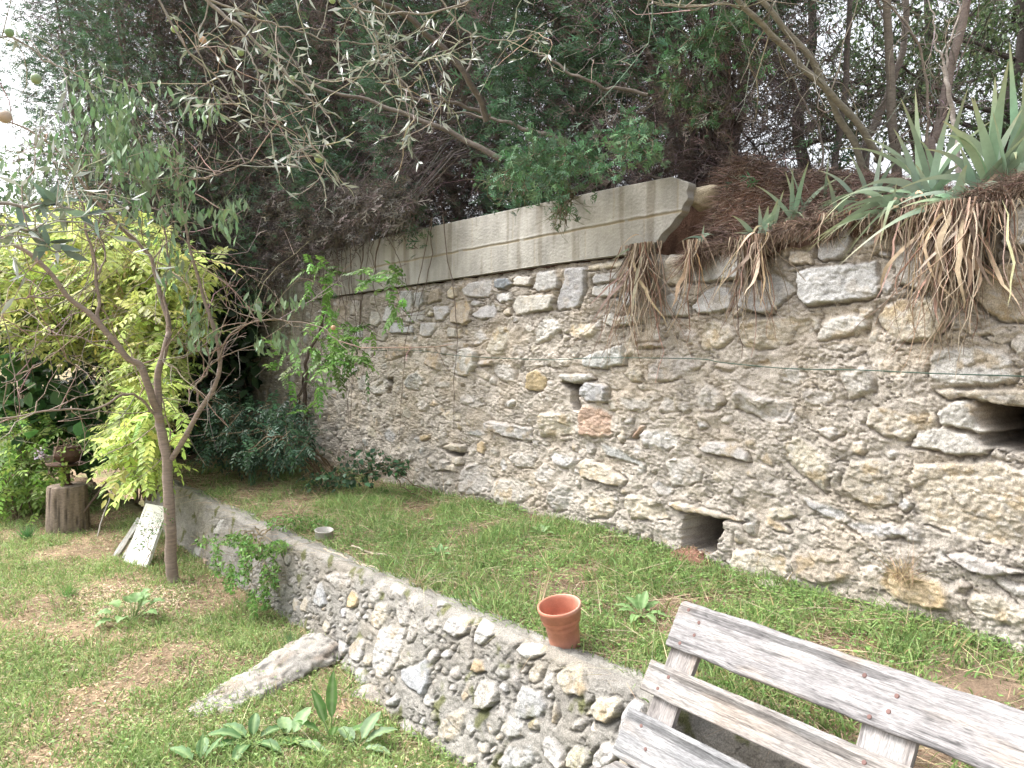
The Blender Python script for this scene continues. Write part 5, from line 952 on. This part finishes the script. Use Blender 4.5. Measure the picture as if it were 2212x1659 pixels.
# ------------------------------------------------------------------ stump with iron pot
sb = atZ(148, 1148, 0.0); Y0 = sb[1]
prof = [(0, -.02), (.20, -.02), (.195, .1), (.185, .3), (.18, .42), (.172, .465), (.15, .472), (0, .468)]
prs = np.array(prof); zz = np.interp(np.linspace(0, 7, 60), range(8), prs[:, 1]); rr = np.interp(np.linspace(0, 7, 60), range(8), prs[:, 0])
V, F = lathe(list(zip(rr, zz)), sb, n=90); d = V-sb; an = np.arctan2(d[:, 1], d[:, 0]); side_ = (d[:, 2] < .46)
rmod = 1+side_*(.05*fbm(an*2.2, d[:, 2]*.8, 3, 4)-.06*sstep(.9, .99, 1-np.abs(fbm(an*3.5, d[:, 2]*.5, 3, 6)))); V[:, :2] = sb[:2]+d[:, :2]*rmod[:, None]
cs = np.array([.24, .19, .15])*(1+.3*fbm(an*5, d[:, 2]*1.5, 4, 7)+.15*fbm(an*20, d[:, 2]*3, 2, 8))[:, None]; crk = sstep(.88, .98, 1-np.abs(fbm(an*3.5, d[:, 2]*.5, 3, 6)))[:, None]*side_[:, None]; cs = cs*(1-.6*crk)
tag(mesh('log_stump', V, F, M_BARK, None, cs, True), 'short thick barkless log standing upright at the back of the lawn', 'log')
g = Geo(); top = sb+np.array([-.01, .0, .468])
st = thing('iron_stand', 'rusty iron pedestal with a round plate standing on the upright log', 'stand', top)
def lath(name, prof, c, m, par, col=(.1,.06,.05), n=40):
    V, F = lathe(prof, c, n=n); return mesh(name, V, F, m, par, np.array(col)*(1+.2*n3(V*25, 1, 5))[:, None], True)
lath('foot', [(0, .0), (.05, .0), (.055, .01), (.035, .02), (.032, .20), (0, .20)], top, M_RUST, st)
lath('plate', [(0, .20), (.15, .20), (.175, .212), (.176, .218), (.15, .208), (0, .208)], top, M_RUST, st)
bo = top+np.array([.02, 0, .222]); bowl = thing('iron_bowl', 'ribbed rusty iron bowl planter full of trailing stems on the round plate', 'planter', bo)
lath('body', [(0, 0), (.06, 0), (.105, .03), (.125, .07), (.13, .075), (.127, .085), (.130, .095), (.126, .10), (.129, .11), (.124, .12), (.118, .155), (.122, .165), (.118, .17), (.11, .155), (.115, .12), (0, .10)], bo, M_RUST, bowl)
rg = np.random.default_rng(88); g = Geo(); K = 16
for k in range(6):
    a = rg.random()*6.28; o1 = np.array([math.cos(a), math.sin(a)*.5-.3, 0])*rg.uniform(.12, .28); tube1(g, [bo+[0, 0, .14], bo+o1*.5+[0, 0, .24], bo+o1+[0, 0, rg.uniform(-.15, .22)]], .005, .003, (.36, .28, .2), 5, 18, .015, 90+k)
for k in range(4):
    o1 = np.array([-.17-.03*k, -.12, .06+.035*k]); tube1(g, [bo+[-.06, -.05, .13], bo+[-.13, -.1, .02+.02*k], bo+o1], .009, .007, (.30, .27, .22), 6, 16, .006, 120+k)
n = 170; P = bo+rg.normal(size=(n, 3))*np.array([.13, .06, .05])+[.16, .05, .17]; leaves(g, P, rg.normal(size=(n, 3)), rg.normal(size=(n, 3))+[0, 0, .7], .03, .016, jitcol(rg, n, (.25, .38, .12), .2), OV)
n = 60; P = bo+rg.normal(size=(n, 3))*.02+[.03, -.12, .0]; P[:, 2] = bo[2]+.15-rg.random(n)*.4; leaves(g, P, rg.normal(size=(n, 3)), rg.normal(size=(n, 3)), .05, .03, jitcol(rg, n, (.30, .42, .10), .2), OV)
n = 50; P = bo+rg.normal(size=(n, 3))*.025+[-.2, -.12, .10]; leaves(g, P, rg.normal(size=(n, 3)), rg.normal(size=(n, 3)), .025, .016, jitcol(rg, n, (.62, .55, .62), .1), OV)
g.build('trailing_plant', M_LEAF, bowl)

# ------------------------------------------------------------------ leaning boards, canes
def plank(name, label, cat, a, b, wv, th, m, col, group=None, seed=0):
    a, b = np.array(a), np.array(b); ex = b-a; L = np.linalg.norm(ex); ex /= L; ey = nrm(np.array(wv, float)-ex*(np.array(wv)@ex)); ez = np.cross(ex, ey); W_ = np.linalg.norm(wv)
    r_ = thing(name, label, cat, a, group); o = board('board', a, ex, ey, ez, L, W_, th, seed, r_, m=m, col=col); return r_
lt, _ = onlow(330, 1090, 0)
wb = atZ(305, 1234, .02); wt_ = atY(392, 1075, wb[1]+.32)
p1 = atY(268, 1222, 6.05); p1[2] = .02
r_ = plank('white_board', 'wide white painted board leaning against the low wall beside the tree trunk', 'board', atZ(268, 1222, .01), atY(318, 1088, 6.45), np.array([.23, -.10, -.02])*1.0, .035, M_WHITE, (.8,.8,.8), None, 301)
plank('wood_frame', 'narrow grey white frame piece leaning left of the white board', 'board', atZ(243, 1205, .01), atY(300, 1118, 6.55), np.array([.05, -.02, 0]), .03, M_WOOD, (.5,.5,.48), 'grey frame pieces leaning by the white board', 302)
plank('wood_frame', 'second grey strip close against the white board', 'board', atZ(262, 1213, .01), atY(310, 1128, 6.5), np.array([.03, -.02, 0]), .03, M_WOOD, (.42,.41,.38), 'grey frame pieces leaning by the white board', 303)
def cane(name, label, a, b, r, col, seed=0):
    g = Geo(); tube1(g, [a, (a+b)/2+np.array([0, 0, -.01]), b], r, r*.7, col, 7, 30, .004, seed); return tag(g.build(name, M_BARK, None, True), label, 'cane')
cane('cane', 'dark brown pole slanting up from the grass beside the upright log', atZ(137, 1157, .0), atY(250, 1017, 7.75), .013, (.17,.125,.10), 1)
cane('cane', 'thin pale cane propped right of the dark pole beside the upright log', atZ(208, 1165, .0), atY(252, 1020, 7.6), .007, (.5,.46,.42), 2)
# ------------------------------------------------------------------ rock ridge on the lawn, loose rocks
a = atZ(695, 1390, .08); b = atZ(365, 1572, .0); n_s, n_c = 140, 26
ss, th = np.meshgrid(np.linspace(0, 1, n_s), np.linspace(0, np.pi, n_c), indexing='ij')
dr = nrm(b-a); sd_ = np.array([dr[1], -dr[0], 0]); 
wdt = (.19-.08*ss)*(1+.2*fbm(ss*5, ss*0, 2, 4)); hgt = (.085-.065*ss)*(1+.3*fbm(ss*6, ss*0, 2, 5)); fo, fe = facet(ss*9, th*1.6, 3)
rad = 1+.12*fo+.06*fbm(ss*30, th*4, 3, 7)
P = a+(b-a)*ss[..., None]+sd_*(np.cos(th)*wdt*rad)[..., None]; P[..., 2] += np.sin(th)*hgt*rad-.03-.0*ss
c = np.array([.36, .34, .31])*(1+.22*fbm(ss*8, th*3, 4, 9))[..., None]; k = sstep(.1, .6, fbm(ss*4, th*2, 3, 11))[..., None]*.5; c = c*(1-k)+np.array([.24, .18, .13])*k
k = (sstep(.85, .98, 1-np.abs(fbm(ss*3, th*2.2, 3, 15)))*.6)[..., None]; c = c*(1-k)
tag(mesh('rock_ridge', P, grid_faces(n_s, n_c), M_STONE, None, c.reshape(-1, 3), True), 'long whitish bedrock ridge running from the low wall across the lawn', 'rock')
def onlawn(px, py):
    z = 0.
    for _ in range(8): q_ = atZ(px, py, z); z = float(lawn_z(q_[0:1], q_[1:2])[0])
    return atZ(px, py, z)
p = onlawn(800, 1440)+[0, 0, .0]; rock('rock', p, (.16, .10, .06), 'flat pale boulder half buried at the foot of the low wall', (.40, .37, .33), 21)
p = onlawn(830, 1505); rock('rock', p, (.14, .09, .05), 'second pale boulder in the litter behind the broad leaved weeds', (.40, .36, .32), 22)
p = terr_pt(1690, 1262); rock('rock', p+[.0, .0, -.01], (.16, .07, .04), 'flat tan foundation stone at the foot of the tall wall', (.36, .32, .27), 24)
p = terr_pt(300*1+400, 1165); V, F = lathe([(0, .0), (.055, .0), (.06, .003), (.06, .05), (.064, .052), (.064, .058), (.058, .058), (.056, .01), (0, .008)], p+[0, 0, .01], (.05, -.1, 1))
tag(mesh('small_tin', V, F, M_FRUIT, None, (.42, .40, .37), True), 'small round whitish tin sunk in the terrace behind the low wall', 'tin')
# soil heap in the lower opening
g = Geo(); rgq = np.random.default_rng(44); t, z = onwall(1500, 1195, .0)
nu, nv = 40, 20; uu, vv = np.meshgrid(np.linspace(-1, 1, nu), np.linspace(-1, 1, nv), indexing='ij'); hh = np.exp(-(uu**2+vv**2)*1.6)*.09+.008*fbm(uu*5, vv*5, 3, 3)
P = wallpt(t, .02, z-.06)+WD*(uu*.22)[..., None]+WN*(vv*.16+.02)[..., None]; P[..., 2] += hh
g.add(P, grid_faces(nu, nv), np.array([.20, .11, .08])*(1+.3*fbm(uu*8, vv*8, 3, 5)).reshape(-1, 1))
n = 260; Q = wallpt(t, .05, z-.02)+WD*rgq.normal(size=(n, 1))*.09+WN*rgq.normal(size=(n, 1))*.06; Q[:, 2] = z-.055+.09*np.exp(-(((Q-wallpt(t, .02, z))@WD/.22)**2+(((Q-wallpt(t, .02, z))@WN)/.16)**2)*1.6)
leaves(g, Q, rgq.normal(size=(n, 3)), rgq.normal(size=(n, 3))+[0, 0, 1], rgq.uniform(.008, .022, n), .010, jitcol(rgq, n, (.45, .33, .22), .3), OV)
tag(g.build('soil_heap', M_SOIL), 'reddish soil spilling from the lower square opening of the wall', 'soil')

# ------------------------------------------------------------------ broad leaved weeds
def bigleaf(g, rg, b, d, L, W_, col, k=9, droop=.5, wave=.06, vein=(.30, .42, .2)):
    """one broad leaf with midrib and a wavy margin"""
    d = nrm(np.array(d, float)); S = nrm(np.cross(d, [0, 0, 1.])); N = np.cross(S, d); s = np.linspace(0, 1, k+1); mcol = 5
    wd = np.sin(np.pi*np.clip(s*.92+.06, 0, 1))**.75*(1-.25*s); wd[0] = .06; wd[-1] = .02
    C = b+d*(s*L)[:, None]; C = C+np.array([0, 0, -1.])*(droop*L*s**2)[:, None]; u = np.linspace(-1, 1, mcol)
    V = C[:, None]+S*(u[None, :, None]*(wd*W_*.5)[:, None, None])+N*((np.abs(u)[None]*.18*W_*wd[:, None]+wave*W_*np.sin(s*22+rg.random()*6)[:, None]*np.abs(u)[None]**2)[..., None])
    cc = np.array(col)*(1+.10*rg.normal(size=(k+1, mcol, 1))); cc[:, mcol//2] = vein
    g.add(V, grid_faces(k+1, mcol), cc.reshape(-1, 3))
def weed(name, label, base, specs_, seed, col, group=None, cat='weed', petiole=.3, dz=.0):
    rg = np.random.default_rng(seed); base = np.array(base, float)
    if base[2] < .1: base[2] = float(lawn_z(base[0:1], base[1:2])[0])-.005
    root = thing(name, label, cat, base, group)
    for az, el, L, W_, dr in specs_:
        g = h = Geo(); d = np.array([math.cos(R(az))*math.cos(R(el)), math.sin(R(az))*math.cos(R(el)), math.sin(R(el))]); L *= .84; W_ *= .84; st_ = base+d*L*petiole+[0, 0, .01]
        tube1(h, [base, base*.4+st_*.6+[0, 0, .005], st_], .004, .003, (.22, .30, .12), 5, 8); bigleaf(g, rg, st_, d, L, W_, col*(1+.12*rg.normal()) if isinstance(col, np.ndarray) else np.array(col)*(1+.12*rg.normal()), droop=dr)
        g.build('leaf', M_LEAF, root, True)
    return root
DG = (.10, .20, .075)
gr_ = 'broad leaved dock weeds on the lawn'
weed('dock_weed', 'dock with leaves spread flat at the bottom left of centre', atZ(545, 1610, 0), [(150,25,.20,.085,.3),(185,30,.22,.09,.4),(210,20,.18,.08,.3),(100,50,.16,.07,.3),(40,25,.17,.08,.4),(330,20,.18,.08,.4),(265,25,.2,.08,.5)], 1, DG, gr_)
weed('dock_weed', 'dock with one leaf standing upright below the low wall', atZ(715, 1590, 0), [(80,84,.25,.075,.0),(150,62,.20,.085,.05),(180,35,.16,.07,.2),(200,8,.22,.08,.1),(20,15,.2,.08,.2),(300,55,.1,.06,.1)], 2, (.12,.24,.07), gr_, petiole=.5)
weed('dock_weed', 'dock with a pale underside leaf turned up between the other two', atZ(625, 1600, 0), [(60,45,.18,.10,.2),(120,30,.17,.09,.3),(330,10,.22,.08,.2),(200,10,.2,.08,.2)], 3, (.20,.31,.15), gr_)
weed('dock_weed', 'dock with a bleached spot touching the foot of the low wall', atZ(770, 1600, 0.02), [(60,40,.2,.09,.2),(20,30,.2,.09,.3),(130,25,.17,.09,.3),(340,15,.17,.07,.3)], 4, (.22,.32,.18), gr_)
weed('dock_weed', 'small dock clump cut by the lower edge at the left', atZ(430, 1655, 0), [(100,40,.15,.07,.3),(160,30,.17,.08,.3),(30,50,.14,.05,.1),(60,80,.13,.04,0)], 5, (.16,.28,.12), gr_)
weed('mallow', 'pale green mallow with round lobed leaves in the wood chips', atZ(285, 1345, .02), [(95,60,.13,.12,.4),(60,55,.14,.12,.5),(120,45,.14,.12,.5),(160,35,.15,.12,.5),(195,25,.15,.13,.6),(220,15,.13,.11,.5),(20,40,.15,.12,.5),(350,30,.12,.11,.5),(80,35,.13,.12,.5),(270,30,.12,.1,.5),(35,65,.16,.12,.5)], 6, (.26,.42,.17), None, petiole=1.1)
weed('dock_weed', 'pale green rosette on the terrace between pot and bench', terr_pt(1385, 1335), [(90,50,.12,.06,.2),(60,60,.13,.06,.2),(30,35,.13,.06,.3),(130,45,.13,.06,.3),(165,30,.14,.06,.3),(200,30,.13,.06,.3),(330,25,.13,.06,.4),(290,20,.13,.06,.4),(240,20,.13,.06,.4)], 7, (.20,.34,.13), None)
weed('dock_weed', 'small light green rosette in the middle of the terrace grass', terr_pt(1170, 1160), [(90,45,.1,.05,.2),(40,45,.1,.05,.3),(140,40,.1,.05,.3),(200,30,.1,.05,.3),(330,30,.1,.05,.4)], 8, (.17,.30,.10), None)
weed('dock_weed', 'leafy seedling near the low wall top, left of the straw tuft', terr_pt(950, 1205), [(90,55,.09,.045,.2),(40,45,.09,.045,.3),(140,40,.09,.045,.3),(200,30,.08,.04,.3),(330,30,.09,.045,.4)], 9, (.17,.32,.12), None)
# tufts
def tuft(name, label, base, n, L, col, seed, w_=.004, lean=.35, droop=.5, cat='grass tuft', m=None, dirb=(0, 0, 0)):
    rg = np.random.default_rng(seed); g = Geo(); P = np.array(base)+rg.normal(size=(n, 3))*np.array([.02, .02, 0]); D = rg.normal(size=(n, 3))*lean+np.array(dirb); D[:, 2] = 1+dirb[2]
    blades(g, P, D, L*rg.uniform(.4, 1.1, n), w_, droop*rg.random(n), jitcol(rg, n, col, .2), 5, side=nrm(np.cross(rg.normal(size=(n, 3)), D)))
    return tag(g.build(name, m or M_GRASS, None), label, cat)
tuft('grass_tuft', 'thin blue green grass tuft on the rock ridge end by the low wall', atZ(625, 1400, .04), 30, .20, (.14,.24,.11), 1, .004, .2)
tuft('dry_tuft', 'sheaf of long yellow straw rising behind the orange pot', terr_pt(1165, 1315), 14, .36, (.50,.42,.27), 2, .005, .05, .1, 'dry grass', M_DRY, (.22, 0, 0))
tuft('dry_tuft', 'pair of dry yellow stalks bent back towards the bench', terr_pt(1290, 1290), 8, .30, (.48,.40,.24), 3, .004, .08, .2, 'dry grass', M_DRY, (-.4, 0, 0))
t, z = onwall(1945, 1255, .08); tuft('dry_tuft', 'dry straw tuft growing from the foot of the tall wall at the right', wallpt(t, .07, z), 140, .34, (.40,.31,.20), 4, .003, .5, 1.6, 'dry grass', M_DRY)
tuft('dry_tuft', 'fan of long dry stalks on the terrace above the trailing shrub', terr_pt(640, 1120), 60, .5, (.42,.34,.23), 5, .003, .8, .8, 'dry grass', M_DRY)
tuft('dry_tuft', 'dry stalks draped over the middle of the low wall top', terr_pt(905, 1270), 50, .38, (.46,.38,.27), 6, .003, .8, 1.0, 'dry grass', M_DRY, (.2, -.3, 0))
tuft('grass_tuft', 'upright green grass clump in the shade under the ivy', terr_pt(830, 1075), 60, .17, (.12,.24,.07), 7, .005, .3)
tuft('grass_tuft', 'leek like blue green blades near the far corner of the terrace', terr_pt(545, 1050), 26, .35, (.13,.26,.14), 8, .009, .3, .6)
tuft('grass_tuft', 'long bright grass clump on the lawn left of the mulch', atZ(150, 1290, .0), 80, .22, (.16,.30,.09), 9, .005, .4)
tuft('grass_tuft', 'dense grass clump on the lawn in front of the upright log', atZ(60, 1165, .0), 120, .24, (.12,.26,.09), 10, .006, .4)
# fallen canes on the terrace
for k, (a_, b_, lab) in enumerate([((820,1238),(700,1195),'broken dry cane lying along the top of the low wall'), ((860,1212),(760,1190),'shorter dry cane on the terrace behind the longer one')]):
    cane('dry_cane', lab, terr_pt(*a_)+[0, 0, .02], terr_pt(*b_)+[0, 0, .03], .008, (.42,.36,.28), 30+k)
